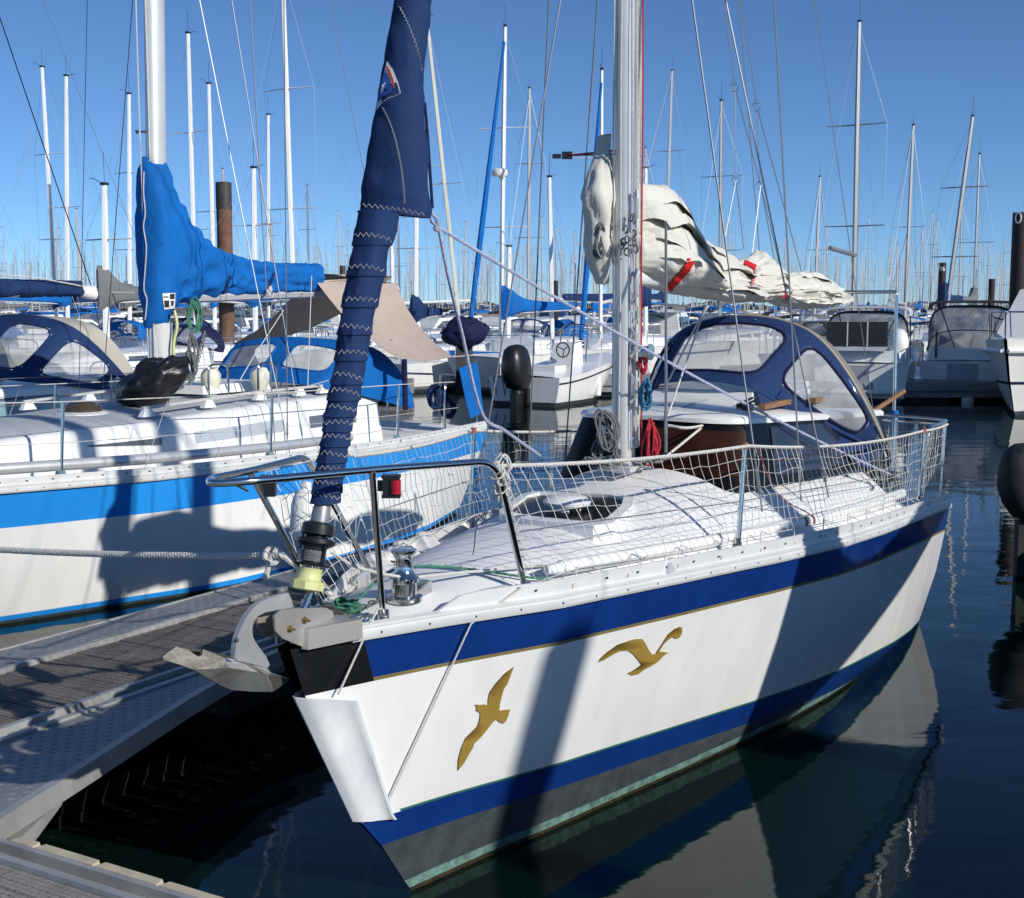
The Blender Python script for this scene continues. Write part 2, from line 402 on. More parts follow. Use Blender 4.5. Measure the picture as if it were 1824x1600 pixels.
def cover(F, tm, zb, L, rise_z, h1, dec, w=.17, w2=.11, hz=.30, hz2=.2, n=60, m=24, crumple=.02, seed=0, front=.2, drop=.2):
    rows = []
    for i in range(n + 1):
        x = i / n; t = tm - front + (L + front) * x; d = max(0, t - tm)
        zbot = zb + rise_z * d / L - drop * math.exp(-d / .2) - .05
        ztop = zb + rise_z * d / L + hz * (1 - d / L) + hz2 * (d / L) + h1 * math.exp(-max(0, t - tm - .05) / dec)
        ww = (w + (w2 - w) * d / L) * (1 + .45 * math.exp(-((d - .25) / .45) ** 2))
        e = min(1, (t - (tm - front)) / (front * .7) + .02); ww *= math.sqrt(max(.0, 1 - (1 - e) ** 2)) if e < 1 else 1
        if x > .985: ww *= .8
        zc, hh = (zbot + ztop) / 2, (ztop - zbot) / 2; row = []
        for j in range(m):
            an = 2 * math.pi * j / m; c, s_ = math.cos(an), math.sin(an)
            q = ww * math.copysign(abs(c) ** .8, c); z = zc + hh * math.copysign(abs(s_) ** .9, s_)
            f = noise.noise(V((t * 2.2 + z * 2.5 + seed, z * 7 - t * 2, q * 3 + seed))) + .5 * noise.noise(V((t * 6 + z * 5, z * 13, q * 9 + seed)))
            f = -abs(f) * 1.3 + .3
            row.append(F(t + f * crumple * .3, q * (1 + f * crumple / ww * 1.4), z + f * crumple * s_))
        rows.append(row)
    return MB().grid(rows, closed=True, cap=True)
class Hood:                                            # canvas sprayhood: boxy base line, arched hoop, ruled canvas between them
    def __init__(s, F, ta, tf, tm, w, zb, zf, zt, q0=0, wf=.80, drop=.20, hq=.90, hp=1.0, zp=1.2, al=.45):
        s.__dict__.update(F=F, ta=ta, tf=tf, tm=tm, w=w, zb=zb, zf=zf, zt=zt, q0=q0, wf=wf, drop=drop, hq=hq, hp=hp, zp=zp, al=al)
        s.wins = []
    def _b(s, x):
        ax = abs(x); g = math.copysign(1, x)
        if ax < .5: return V((s.tf + .05 * (ax / .5) ** 3, g * s.w * s.wf * ax / .5, s.zf - .05 * (ax / .5) ** 2))
        k = (ax - .5) / .5; return V((s.tf + .05 + (s.ta - .12 - s.tf) * k, g * s.w * (s.wf + (1 - s.wf) * k), s.zf - .05 - (s.zf - .05 - s.zb) * k ** s.zp))
    def _h(s, x):
        ax = abs(x); g = math.copysign(1, x)
        if ax < .5: k = ax / .5; return V((s.tm + .02 * k, g * s.w * s.hq * k, s.zt - s.drop * k ** 2.2))
        k = (ax - .5) / .5; return V((s.tm + .02 + (s.ta - s.tm - .02) * k ** s.hp, g * s.w * (s.hq + (1.02 - s.hq) * math.sin(k * 1.57) ** .85), s.zt - s.drop - (s.zt - s.drop - s.zb) * k ** 1.15))
    def _avg(s, fn, ph):
        x = 1 - 2 * ph / math.pi; r = V(); W = 0
        for e in (-.09, -.06, -.03, 0, .03, .06, .09):
            y = x + e
            if abs(y) > 1: continue
            r += fn(y); W += 1
        if abs(x) > .91: k = (abs(x) - .91) / .09; return (r / W).lerp(fn(max(-1, min(1, x))), k)
        return r / W
    def base(s, ph): p = s._avg(s._b, ph); p.y += s.q0; return p
    def hoop(s, ph): p = s._avg(s._h, ph); p.y += s.q0; return p
    def aft(s, ph, k):
        n = math.sin(ph); h = s.hoop(ph); return V((h.x + k * (s.al * n ** .6 + .01), h.y, h.z - k * .03 * n))
    def pt(s, ph, v, off=0):
        b, h = s.base(ph), s.hoop(ph); p = b.lerp(h, v); bul = math.sin(v * math.pi)
        p.y += bul * .018 * math.cos(ph); p.z += bul * .012; p.x -= bul * .02 * math.sin(ph)
        wv = noise.noise(V((ph * 3, v * 3, s.ta))) * .010 * min(1, 8 * v * (1 - v)); p.x += wv; p.y += wv
        if off:
            e = 1e-2; du = s.pt(min(math.pi, ph + e), v) - s.pt(max(0, ph - e), v); dv = s.pt(ph, min(1, v + e)) - s.pt(ph, max(0, v - e))
            nn = du.cross(dv).normalized()
            if nn.x * -1 + nn.z * .5 + nn.y * math.cos(ph) < 0: nn = -nn
            p = p + nn * off
        return p
    def front(s, n=72, m=16, wins=()):
        s.wins = wins; mb = MB().grid([[s.F(*s.pt(math.pi * j / n, v / m)) for j in range(n + 1)] for v in range(m + 1)])
        keep = []
        for k, f in enumerate(mb.f):                    # cut the panes out of the canvas
            i, j = divmod(k, n); a = 180 * (j + .5) / n; v = (i + .5) / m; inside = False
            for a0, a1, v0, v1 in wins:
                x = (a - (a0 + a1) / 2) / ((a1 - a0) / 2); y = (v - (v0 + v1) / 2) / ((v1 - v0) / 2)
                if abs(x) ** 5 + abs(y) ** 5 < 1.0: inside = True
            if not inside: keep.append(k)
        mb.f = [mb.f[k] for k in keep]; mb.mi = [mb.mi[k] for k in keep]; return mb
    def top(s, n=40, m=5):
        return MB().grid([[s.F(*s.aft(math.pi * j / n, v / m)) for j in range(n + 1)] for v in range(m + 1)])
    def outline(s, w, k, off, n=40):
        a0, a1, v0, v1 = w; out = []
        for i in range(n):
            th = 2 * math.pi * i / n; c, s_ = math.cos(th), math.sin(th); x = math.copysign(abs(c) ** .4, c) * k; y = math.copysign(abs(s_) ** .4, s_) * k
            out.append(s.F(*s.pt(rad((a0 + a1) / 2 + (a1 - a0) / 2 * x), (v0 + v1) / 2 + (v1 - v0) / 2 * y, off)))
        return out
    def window(s, a0, a1, v0, v1, off=.004):
        w = (a0, a1, v0, v1); rows = [s.outline(w, k, off) for k in (1.07, .85, .65, .4, .15, .01)]
        return MB().grid(rows, closed=True)
    def dress(s, parent, trim, wins, wm=None):
        for w in wins:
            wo = s.window(*w).build('window', wm or WINM, parent); MB().tube(s.outline(w, 1.01, .006, 64), .011, 5, closed=True).build('window_binding', trim, wo)
def solid(mb, th):                                      # give an open sheet real thickness
    k = len(mb.v); n = len(mb.f)
    nr = [V() for _ in mb.v]
    for f in mb.f:
        a = (mb.v[f[1]] - mb.v[f[0]]).cross(mb.v[f[2]] - mb.v[f[0]])
        for i in f: nr[i] += a
    mb.v += [p - (nr[i].normalized() if nr[i].length > 1e-12 else V((0, 0, 1))) * th for i, p in enumerate(mb.v)]
    ed = {}
    for f in mb.f[:n]:
        for i in range(len(f)): e = (f[i], f[(i + 1) % len(f)]); ed[e] = 1
    for q in range(n): f = mb.f[q]; mb.f.append(tuple(i + k for i in reversed(f))); mb.mi.append(mb.mi[q])
    for (a, b) in list(ed):
        if (b, a) not in ed: mb.f.append((b, a, a + k, b + k)); mb.mi.append(0)
    return mb
def net(lo, up, cell, r, rows_n, n3=3, jit=.006, wave=.01, seed=1):
    rr = random.Random(seed); lo = [V(p) for p in lo]; up = [V(p) for p in up]
    def samp(path, x):
        L = [0]
        for i in range(1, len(path)): L.append(L[-1] + (path[i] - path[i - 1]).length)
        d = x * L[-1]; return V([float(np.interp(d, L, [p[j] for p in path])) for j in range(3)])
    Lu = sum((up[i + 1] - up[i]).length for i in range(len(up) - 1)); N = max(2, int(Lu / cell)); G = []
    for i in range(N + 1):
        a, b = samp(lo, i / N), samp(up, i / N); col = []
        for j in range(rows_n + 1):
            y = j / rows_n; p = a.lerp(b, y); w = wave * noise.noise(V((i * .22, j * .6, seed))) * math.sin(math.pi * y) * 3
            inn = 0 if j in (0, rows_n) else 1
            p = p + V((rr.uniform(-jit, jit) * inn + w * .6, rr.uniform(-jit, jit) * inn - w * .6, (rr.uniform(-jit, jit)) * inn + w)); col.append(p)
        G.append(col)
    mb = MB()
    for i in range(N + 1): mb.tube(G[i], r, n3)
    for j in range(rows_n + 1): mb.tube([G[i][j] for i in range(N + 1)], r * (1.0 if 0 < j < rows_n else 1.5), n3)
    return mb
def coil(mb, c, ax1, ax2, r1, r2, loops, r, seed=0, n=5):
    rr = random.Random(seed); c = V(c); nn = ax1.cross(ax2).normalized(); pts = []
    L = [(rr.uniform(.35, 1.1), rr.uniform(.7, 1.12), rr.uniform(-.3, .3) * r1, rr.uniform(-.02, .02), rr.uniform(-.22, .1) * r2) for _ in range(int(loops) + 2)]
    for k in range(int(loops * 14)):
        an = 2 * math.pi * k / 14; i = k // 14; f = (k % 14) / 14; A, B = L[i], L[i + 1]; m = [A[j] * (1 - f) + B[j] * f for j in range(5)]
        w = .25 * noise.noise(V((k * .37, seed, 1)))
        pts.append(c + ax1 * (r1 * m[0] * math.cos(an) * (.75 - .25 * math.sin(an)) + m[2] + r1 * w) + ax2 * (r2 * m[1] * math.sin(an) + m[4]) + nn * (m[3] + .012 * math.sin(k)))
    return mb.tube(pts, r, n)
def shroud_top(F, ub, vb, sb, ut, vt, tm, q=.03):       # a wire from the chainplate that ends on its own mast
    B = F.onS(ub, vb, sb); lo, hi = -.3, sb
    best = None
    for i in range(200):
        st = q + (sb - q) * (i / 199) ** 1.0
        if abs(sb - st) < 1e-3: continue
        Q = F.onS(ut, vt, st); t1, s1, z1 = F.inv(Q); t0, s0, z0 = F.inv(B)
        if abs(s1 - s0) < 1e-4: continue
        k = (q - s0) / (s1 - s0); tt = t0 + (t1 - t0) * k; zz = z0 + (z1 - z0) * k
        if zz > 14 or zz < 3: continue
        e = abs(tt - tm)
        if best is None or e < best[0]: best = (e, F(tm, q, zz))
    return B, (best[1] if best else F(tm, q, 9))
def cruiser(F, name, label, L=9, B=1.45, zb=1.2, zst=1.0, band=AZURE, bandw=.27, bandtop=.0, mastH=13, mt=.38, mr=.1, mlean=0, mrake=0,
            cov=BLUEC, genoa=None, hood=BLUEC, radar=False, spread=2, detail=1, boom=3.6, boomz=2.5, top=GEL, mastm=MASTW, group=None, cat='sailboat',
            covh=.5, coach=(.14, .72), ch=1.0, windows=True, wire=.004, pulpit=True, hoodw=True, boot=None, bz=(.17, .09), bwk=1.0):
    lean = mlean
    r = thing(name, F, label, cat, group)
    zs = lambda t: zb - (zb - zst) * (2 * (t / L) - (t / L) ** 2) if t < L else zst
    BS = [(0, .03), (.05, .22 * B), (.12, .45 * B), (.25, .74 * B), (.4, .94 * B), (.55, B), (.75, .96 * B), (1, .72 * B)]
    BW = [(0, 0), (.1, .14 * B * bwk), (.25, .45 * B * bwk), (.45, .8 * B * bwk), (.65, .88 * B * bwk), (.85, .75 * B * bwk), (1, .5 * B * bwk)]
    stem = [(-.5, 1.5), (0, .85), (.5, .42), (zb, 0)]; stern = [(-.5, L * .86), (0, L - .45), (zst, L)]
    b0 = bandtop
    lv = [lambda t: zs(t), lambda t: zs(t) - b0 - .004, lambda t: zs(t) - b0 - bandw * (1 + .1 * (1 - t / L)), lambda t: (.55 + .0 * t) * zs(t) * .8, lambda t: bz[0], lambda t: bz[1], lambda t: -.1]
    mats = [top, band or top, boot or (BLUEC if band else GREYC), ANTIF]
    H = hull(F, BS, BW, zs, stem, stern, lv, lambda u, k: [0 if b0 else 1, 1, 0, 0, 2, 3, 3][k], nu=26 if detail else 9, g=.8)
    h = H.build('hull', mats, r, 30)
    dk = deck(F, BS, zs, L, 0, nt=24 if detail else 8, ns=13 if detail else 5); dk.build('deck', DECKM, r)
    cw = lambda t: ip(t / L, [(.12, .1 * B), (.3, .42 * B), (.45, .62 * B), (.6, .64 * B), (.72, .6 * B)])
    ct = lambda t: zs(t) + ip(t / L, [(.14, .14 * ch), (.35, .30 * ch), (.6, .42 * ch), (.75, .44 * ch)])
    cr = coachroof(F, L * coach[0], L * coach[1], cw, zs, ct, n=28 if detail else 9, two=detail > 1).build('coachroof', [top, DECKT], r, 50)
    if windows:
        side_window(F, L * .40, L * .53, cw, zs, ct, .38, .76, .12, 1, .3).build('window', GLASSG, cr)
        side_window(F, L * .56, L * .66, cw, zs, ct, .38, .76, .12, 1, 0).build('window', GLASSG, cr)
    # mast, boom
    tm = L * mt; z0 = ct(tm) if mt > .14 else zs(tm)
    ma = oval_mast(F, tm, 0, z0 - .02, mastH, mr * 1.3, mr * .9, mrake, lean, 12 if detail else 6).build('mast', mastm, r)
    W1 = lambda k, q, dt=0: F(tm + mrake * k + dt, q + lean * k, z0 + (mastH - z0) * k)
    if spread:
        for k in ([.36, .68] if spread == 2 else [.5]):
            MB().tube([W1(k, -B * .62, .12), W1(k, 0), W1(k, B * .62, .12)], [mr * .18, mr * .28, mr * .18], 5).build('spreader', mastm, ma)
    mb = MB(); ks = [.36, .68] if spread == 2 else ([.5] if spread else [])
    for sd_ in (-1, 1):
        pts = [F(tm + .15, sd_ * B * .9, zs(tm) + .02)] + [W1(k, sd_ * B * .62, .12) for k in ks] + [W1(.985, 0)]
        mb.tube(pts, wire, 4); mb.tube([F(tm + .4, sd_ * B * .88, zs(tm) + .02), W1(ks[0] if ks else .5, 0)], wire, 4)
    mb.tube([F(L - .1, 0, zst + .05), W1(.995, 0)], wire, 4)
    if genoa is None: mb.tube([F(.1, 0, zb + .1), W1(.97, 0)], wire, 4)
    mb.build('standing_rigging', WIRE, r)
    if genoa:
        a, b = F(.15, 0, zb + .3), W1(.95, 0, -.1); g_ = MB()
        g_.tube([a.lerp(b, i / 16) for i in range(17)], [mr * (.6 + .75 * math.sin(math.pi * min(1, .12 + i / 17)) * (1 - i / 24)) for i in range(17)], 8)
        g_.build('furled_genoa', genoa, r); MB().lathe(F(.12, 0, zb + .08), (b - a), [(.05, 0), (.09, .01), (.09, .04), (.04, .06), (.04, .12), (.09, .13), (.09, .16), (.04, .18)], 10).build('furling_drum', BLK, r)
    if boom:
        MB().tube([F(tm + .12, 0, boomz), F(tm + boom + .1, 0, boomz + .12)], mr * .75, 8).build('boom', mastm, r)
        if cov: cover(F, tm, boomz + .02, boom * .96, .1, covh, .34, w=.15, n=50 if detail else 14, m=20 if detail else 8, crumple=.03 if detail else .01, seed=L).build('sail_cover', cov, r)
    # masthead gear
    c = W1(1, 0); mb = MB(); mb.tube([c, c + V((0, 0, .75))], .006, 4); mb.tube([c, c - F.a * .3 + V((0, 0, .12)), c - F.a * .42 + V((0, 0, .12))], .008, 4); mb.box(c + V((0, 0, .03)), (.09, .05, .03), (F.a, F.p, V((0, 0, 1))))
    mb.build('masthead_antenna', BLK, ma)
    if radar:
        c = W1(.52, 0, -.42); MB().lathe(c, (0, 0, 1), [(.0, 0), (.26, .01), (.3, .08), (.28, .2), (.16, .27), (0, .28)], 14).build('radar_dome', WHITEP, ma)
        MB().box(c + F.a * .25 - V((0, 0, .03)), (.2, .04, .025), (F.a, F.p, V((0, 0, 1)))).build('radar_bracket', GALV, ma)
    if hood:
        hd = Hood(F, L * .78, L * .66, L * .73, cw(L * .7) + .02, zs(L * .7) + .28, ct(L * .68) + .05, ct(L * .7) + .55)
        wn = ((14, 40, .2, .8), (52, 86, .18, .82), (94, 128, .18, .82)) if hoodw else ()
        hb = hd.front(36, 8, wn).build('sprayhood', hood, r, 60); hd.top(18, 2).build('sprayhood_top', hood, hb, 60)
        for w_ in wn: hd.window(*w_).build('window', WINM, hb)
    if pulpit:
        mb = MB()
        for sd_ in (-1, 1):
            q = lambda t: ip(t / L, BS) - .04
            mb.tube(fillet([F(.9, sd_ * q(.9), zs(.9)), F(.85, sd_ * q(.85), zs(.9) + .6), F(-.1, sd_ * .1, zb + .65), F(-.15, 0, zb + .65)], .15), .0125, 6)
            mb.tube([F(.35, sd_ * q(.35), zs(.3)), F(.25, sd_ * q(.25), zs(.3) + .62)], .0125, 6)
            mb.tube(fillet([F(L - 1, sd_ * q(L - 1), zst), F(L - 1, sd_ * q(L - 1), zst + .62), F(L - .02, sd_ * q(L), zst + .62), F(L, sd_ * .2, zst + .62)], .15), .0125, 6)
            mb.tube([F(L - .1, sd_ * q(L - .1), zst), F(L - .1, sd_ * q(L - .1), zst + .62)], .0125, 6)
        mb.build('guard_rail', STEEL, r)
        ts = [.9 + (L - 1.9) * k / 4 for k in range(5)]
        for sd_ in (-1, 1):
            for t in ts[1:-1]: MB().tube([F(t, sd_ * q(t), zs(t)), F(t, sd_ * q(t), zs(t) + .6)], .0125, 6).build('stanchion', STEEL, r)
            mb = MB()
            for hh in (.6, .31): mb.tube([F(t, sd_ * q(t), zs(t) + hh) for t in ts], .004, 4)
            mb.build('lifeline', WIRE, r)
    return dict(root=r, hull=h, zs=zs, BS=BS, cw=cw, ct=ct, tm=tm, coach=cr, mast=ma, W1=W1)
# ================================================================ the near yacht (white hull, navy band, gold gulls)
UP = V((0, 0, 1))
NB = thing('sailboat', F0, 'white sailboat in front with navy band, gold gulls and white safety netting round its deck', 'sailboat')
zs0 = lambda t: 1.255 - .012 * t - .0053 * t * t
BS0 = [(0, .03), (.0486, .15), (.0986, .285), (.171, .50), (.286, .705), (.414, .90), (.529, 1.02), (.643, 1.05), (.8, 1.03), (1, .96)]
BW0 = [(0, 0), (.07, .09), (.141, .205), (.333, .46), (.49, .65), (.604, .74), (.80, .82), (.9, .82), (1, .78)]
stem0 = [(-.5, 1.15), (0, .82), (.057, .771), (.325, .565), (.437, .453), (1.08, .085), (1.256, .01)]
stern0 = [(-.5, 6.0), (0, 6.75), (.91, 7.0), (1.26, 7.0)]
bup = lambda t: .45 - .035 * t - .0045 * t * t
blo = lambda t: .31 - .03 * t - .006 * t * t
lv0 = [zs0, lambda t: zs0(t) - .180, lambda t: zs0(t) - .196, lambda t: .55 * (zs0(t) - .2) + .45 * (bup(t) + .03), lambda t: bup(t) + .012, lambda t: bup(t), lambda t: blo(t), lambda t: .068, lambda t: .022, lambda t: -.08]
hm0 = [GEL, NAVYH, GOLDD, BLACKG, GREENL, ANTIF, SLIME, WEED]
UB = .043
def hmf(u, k):
    if k < 2: return 3 if u < UB else (1 if k == 0 else 2)
    if u < .026 and k in (4, 5): return 0 if k == 4 else 1
    return [1, 2, 0, 0, 4, 1, 5, 6, 7, 7][k]
HM = hull(F0, BS0, BW0, zs0, stem0, stern0, lv0, hmf, nu=44, ub=UB, g=lambda u: 1 - .5 * sm(u * 1.15))
hull0 = HM.build('hull', hm0, NB, 30); HB = HM.bvh()
G1 = [(1050,270),(1010,300),(970,345),(942,385),(934,420),(934,445),(915,440),(895,442),(875,440),(882,455),(880,468),(898,480),(895,510),(885,540),(855,570),(832,592),(812,640),(800,690),(797,740),(825,705),(850,660),(866,635),(870,618),(900,590),(925,560),(955,520),(972,508),(985,520),(1003,527),(1012,518),(1025,490),(1032,463),(1005,465),(983,468),(988,430),(1000,385),(1008,365),(1020,350),(1035,310)]
G2 = [(1430,250),(1445,228),(1470,205),(1520,170),(1570,152),(1600,146),(1625,145),(1640,160),(1655,190),(1672,215),(1690,213),(1700,195),(1720,165),(1745,125),(1775,100),(1797,90),(1808,95),(1808,120),(1795,142),(1780,145),(1765,137),(1745,150),(1725,170),(1705,203),(1720,203),(1748,208),(1735,215),(1722,225),(1700,248),(1670,268),(1640,283),(1610,305),(1585,310),(1563,300),(1600,280),(1625,262),(1610,240),(1590,215),(1565,198),(1530,200),(1490,220),(1455,242)]
for G in (G1, G2): decal(HB, [(500 + x / 2.533, 1080 + y / 2.533) for x, y in G], 'gull_emblem', GOLD, hull0, .005, 9)
def rise0(t, q):
    wm = max(.06, ip(t / 7, BS0) * .93); x = min(1, abs(q) / wm)
    Rr = ip(t, [(.45, 0), (.9, .05), (1.4, .12), (2.0, .19), (2.5, .25), (3.0, .345), (3.4, .39), (5.6, .43), (5.95, .05), (7, .0)])
    return Rr * (1 - x ** 2.6) ** 1.25
dz0 = lambda t, q: zs0(t) + .02 + .03 * (1 - (q / max(.05, ip(t / 7, BS0))) ** 2) + rise0(t, q)
DK = deck(F0, BS0, zs0, 6.99, .02, rise0, nt=180, ns=101, dz=.02); DK.build('deck', DECKM, NB); DB = DK.bvh()
for sd_ in (1, -1): toerail(F0, BS0, zs0, 6.98, sd_, t0=.25, tup=.62).build('toe_rail', [TOEM, BLK], NB, 25)
# foredeck seam lines and round plate
mb = MB()
for pts in ([(1.3, .02), (2.1, -.40), (3.0, -.55)], [(1.25, .1), (2.0, .42), (3.0, .50)]):
    sp_ = spline([F0(t, q, dz0(t, q) + .001) for t, q in pts], 8); mb.tube([F0(*(lambda a: (a[0], a[1], dz0(a[0], a[1]) + .0005))(F0.inv(p))) for p in sp_], .0035, 4)
mb.build('deck_seam', mat('seam_grey', (.4, .4, .41), .8), NB)
# fore hatch: low rim with a dark opening and a vent dome
hx = lambda t, q, h: F0(t, q, 1.435 + .06 * (t - 2.2) + h)
rim = [(1.92, -.20), (2.00, -.26), (2.40, -.36), (2.50, -.33), (2.59, .12), (2.54, .24), (2.34, .32), (1.95, .40), (1.86, .34), (1.86, -.02)]
hcx, hcy = sum(p[0] for p in rim) / len(rim), sum(p[1] for p in rim) / len(rim)
ins = [(hcx + (t - hcx) * .84, hcy + (q - hcy) * .84) for t, q in rim]; n = len(rim)
mb = MB()
for lo, hi, z0_, z1_ in ((rim, rim, -.08, .050), (rim, ins, .050, .056), (ins, ins, .056, -.05)):
    mb.grid([[hx(t, q, z0_) for t, q in lo] + [hx(*lo[0], z0_)], [hx(t, q, z1_) for t, q in hi] + [hx(*hi[0], z1_)]])
ha = mb.build('hatch', WHITEP, NB, 50)
MB().add([hx(t, q, .040) for t, q in ins], [tuple(range(n))]).build('hatch_glass', GLASSD, ha)
mb = MB(); mb.lathe(hx(hcx, hcy, .01), UP, [(.085, 0), (.085, .05), (.12, .055), (.125, .07), (.10, .09), (.05, .10), (0, .102)], 20); vd = mb.build('vent_dome', WHITEP, ha)
mb = MB()
for k in range(4): mb.box(hx(hcx - .09 + .045 * k, hcy + .078, .045), (.011, .012, .013), (F0.a, F0.p, UP))
mb.build('vent_slot', BLK, vd)
# doghouse
def dgh(k, z):                                          # outline from starboard aft round the front to port aft
    out = []
    for i in range(41):
        x = -1 + 2 * i / 40; ax = abs(x)
        if ax > .34: f = (ax - .34) / .66; t = 3.24 + (5.85 - 3.24) * f; q = .60 + .17 * f
        else: f = ax / .34; t = 3.16 + .08 * f ** 4; q = .60 * f
        if .26 < ax < .40: t += .02
        zb_ = 1.585 - .10 * max(0, (t - 3.3) / 2.5); zt_ = 1.84 - .115 * max(0, (t - 3.3) / 2.5) + .02 * (1 - q / .77)
        out.append((t + z * .15 * max(0, 1 - (t - 3.16) / 2), (q - z * .09) * (1 if x > 0 else -1), zb_ + (zt_ - zb_) * z - .11 * (z == 0)))
    return out
b_, t_ = dgh(0, 0), dgh(0, 1)
mb = MB(); mb.grid([[F0(*p) for p in b_], [F0(*((V(a) * .5 + V(b) * .5))) for a, b in zip(b_, t_)], [F0(*p) for p in t_]])
dog = mb.build('doghouse_screen', GLASSD, NB, 35)
i0, i1 = 20, 26
mb = MB(); mb.grid([[F0(*(V(b_[i]).lerp(V(t_[i]), k) + V((-.006, .004, 0)))) for i in range(21, 28)] for k in (.2, .5, .86)]); mb.build('window_pane', GLASSB, dog)
mb = MB(); mb.grid([[F0(*(V(b_[i]).lerp(V(t_[i]), k) + V((-.0, .007, 0)))) for i in range(29, 40)] for k in (.14, .5, .9)]); mb.build('window_pane', mat('tinted_side_pane', (.022, .022, .038), .1, spec=.35, var=.3, scale=3), dog)
mb = MB(); rows = []
for k, (e, dz_) in enumerate([(.022, -.012), (.024, .012), (.0, .028), (-.25, .05), (-.6, .065), (-.97, .07)]):
    row = []
    for (t, q, z) in t_:
        c = V((4.9, 0)); d = V((t, q)) ; dd = V((t - 4.9, q)); l = dd.length
        nv = c + dd * (1 + e / l) if e > -.1 else c + dd * (1 + e)
        row.append(F0(nv.x, nv.y, z + dz_))
    rows.append(row)
mb.grid(rows); roof0 = mb.build('doghouse_roof', GEL, NB, 50); RB = mb.bvh()
MB().hexa([F0(4.02, -.36, 1.86), F0(4.02, .34, 1.86), F0(5.2, .36, 1.86), F0(5.2, -.38, 1.86)], [F0(4.10, -.34, 1.965), F0(4.10, .32, 1.965), F0(5.2, .34, 1.985), F0(5.2, -.36, 1.985)]).build('companion_hatch', WHITEP, roof0)
for (t0_, q0_, t1_, q1_) in ((3.85, .44, 4.35, .50), (4.5, .56, 5.0, .6)): MB().box(F0((t0_ + t1_) / 2, (q0_ + q1_) / 2, 1.90), ((t1_ - t0_) / 2, .022, .016), (F0.a, F0.p, UP)).build('wooden_block', WOOD, roof0)
for k, (t, q) in enumerate([(3.75, .42), (3.82, .36), (4.62, .52)]):
    mb = MB(); mb.box(F0(t, q, 1.895), (.05, .02, .025), (F0.a, F0.p, UP)); mb.tube([F0(t - .03, q, 1.92), F0(t + .12, q + .02, 1.945)], .008, 6); mb.build('rope_clutch', BLK, roof0)
# sprayhood
hd = Hood(F0, 5.42, 4.06, 4.80, .82, 1.50, 2.03, 2.43, wf=.46, drop=.11, hq=.58, hp=2.3, zp=.75, al=.26)
hw_ = ((13, 45, .20, .85), (55, 122, .14, .86), (132, 160, .22, .8))
hm_ = hd.front(108, 22, hw_); hood0 = solid(hm_, .004).build('sprayhood', NAVYS, NB, 60)
solid(hd.top(48, 4), .004).build('sprayhood_top', mat('faded_taupe_canvas', (.20, .18, .155), .85, var=.12, scale=4, bump=.3, bscale=20), hood0, 60)
hd.dress(hood0, NAVYD, hw_)
mb = MB(); mb.tube([F0(*(hd.hoop(math.pi * j / 60) + V((.012, 0, .006)))) for j in range(61)], .009, 5); mb.build('hood_piping', mat('tan_piping', (.42, .36, .27), .7), hood0)
for a, v_ in ((30, .94), (46, .93), (80, .93), (6, .5)): MB().ball(F0(*hd.pt(rad(a), v_, .008)), .008, 8).build('hood_fastener', STEEL, hood0)
MB().grid([[F0(*hd.pt(rad(a), v_, .010 + .010 * math.sin(math.pi * j / 6))) for a in range(10, 43, 4)] for j, v_ in enumerate([.04 + .018 * k for k in range(7)])]).build('rolled_flap', NAVYS, hood0, 60)
fl_ = MB().grid([[F0(*(V(hd.base(rad(a))) + V((-.01 * j, .012 * j, -.035 * j * (1 + .5 * math.sin(a * .2)))))) for a in range(4, 50, 3)] for j in range(4)]); solid(fl_, .003).build('hood_skirt', NAVYS, hood0, 60)
MB().tube([F0(*(hd.hoop(math.pi * j / 40) + V((0, 0, -.03)))) for j in range(41)], .012, 6).build('hood_hoop', STEEL, hood0)
# mast
TM = 2.93; MZ0, MZ1 = 1.60, 9.6
mast0 = MB()
prof = [(-.085, -.022), (-.085, .022), (-.07, .045), (0, .056), (.06, .048), (.082, .022), (.086, .012), (.07, .006), (.07, -.006), (.086, -.012), (.082, -.022), (.06, -.048), (0, -.056), (-.07, -.045)]
mk = lambda t, q, z: F0(TM + t * .88 - .012 * (z - 1.6), q * .88, z)
mast0.grid([[mk(a, b, z) for a, b in prof] for z in [MZ0 - .02, 2, 3, 4, 5, 6, 7, 8, MZ1]], closed=True, cap=True)
mast0.box(mk(0, 0, MZ0 + .01), (.14, .1, .012), (F0.a, F0.p, UP))
mast0 = mast0.build('mast', MASTG, NB, 35)
mb = MB()                                               # halyards down the mast
for k, (a, b, r_, m_) in enumerate([(-.11, .02, .005, 0), (-.10, -.035, .005, 0), (.03, .075, .006, 0), (.06, .085, .005, 1), (-.06, .07, .005, 2), (.0, .08, .0045, 0), (.10, .06, .005, 0), (.11, .03, .005, 1)]):
    mb.cur = m_; mb.tube([mk(a + .01 * math.sin(z * 2 + k), b + .006 * math.sin(z * 3 + k), z) for z in np.linspace(MZ0 + .12, 9.4, 24)], r_, 5)
mb.build('halyard', [ROPEW, ROPER, ROPEB], mast0)
for z, b in ((2.3, .07), (2.05, .07), (2.6, .07), (3.02, .07)):
    mb = MB(); mb.tube([mk(-.05, b, z - .08), mk(-.05, b + .03, z - .05), mk(-.05, b + .03, z + .05), mk(-.05, b, z + .08)], .012, 6); mb.tube([mk(-.05, b + .03, z - .1), mk(-.05, b + .03, z + .1)], .011, 6); mb.build('mast_cleat', GALV, mast0)
MB().lathe(mk(0, .09, 2.25), F0.p, [(.05, -.03), (.05, 0), (.034, .01), (.034, .06), (.045, .07), (.045, .08), (0, .082)], 16).build('mast_winch', STEEL, mast0)
for sd_ in (-1, 1): MB().tube([mk(0, 0, 5.4), mk(.05, sd_ * .62, 5.45)], [.03, .02], 8).build('spreader', MASTW, mast0)
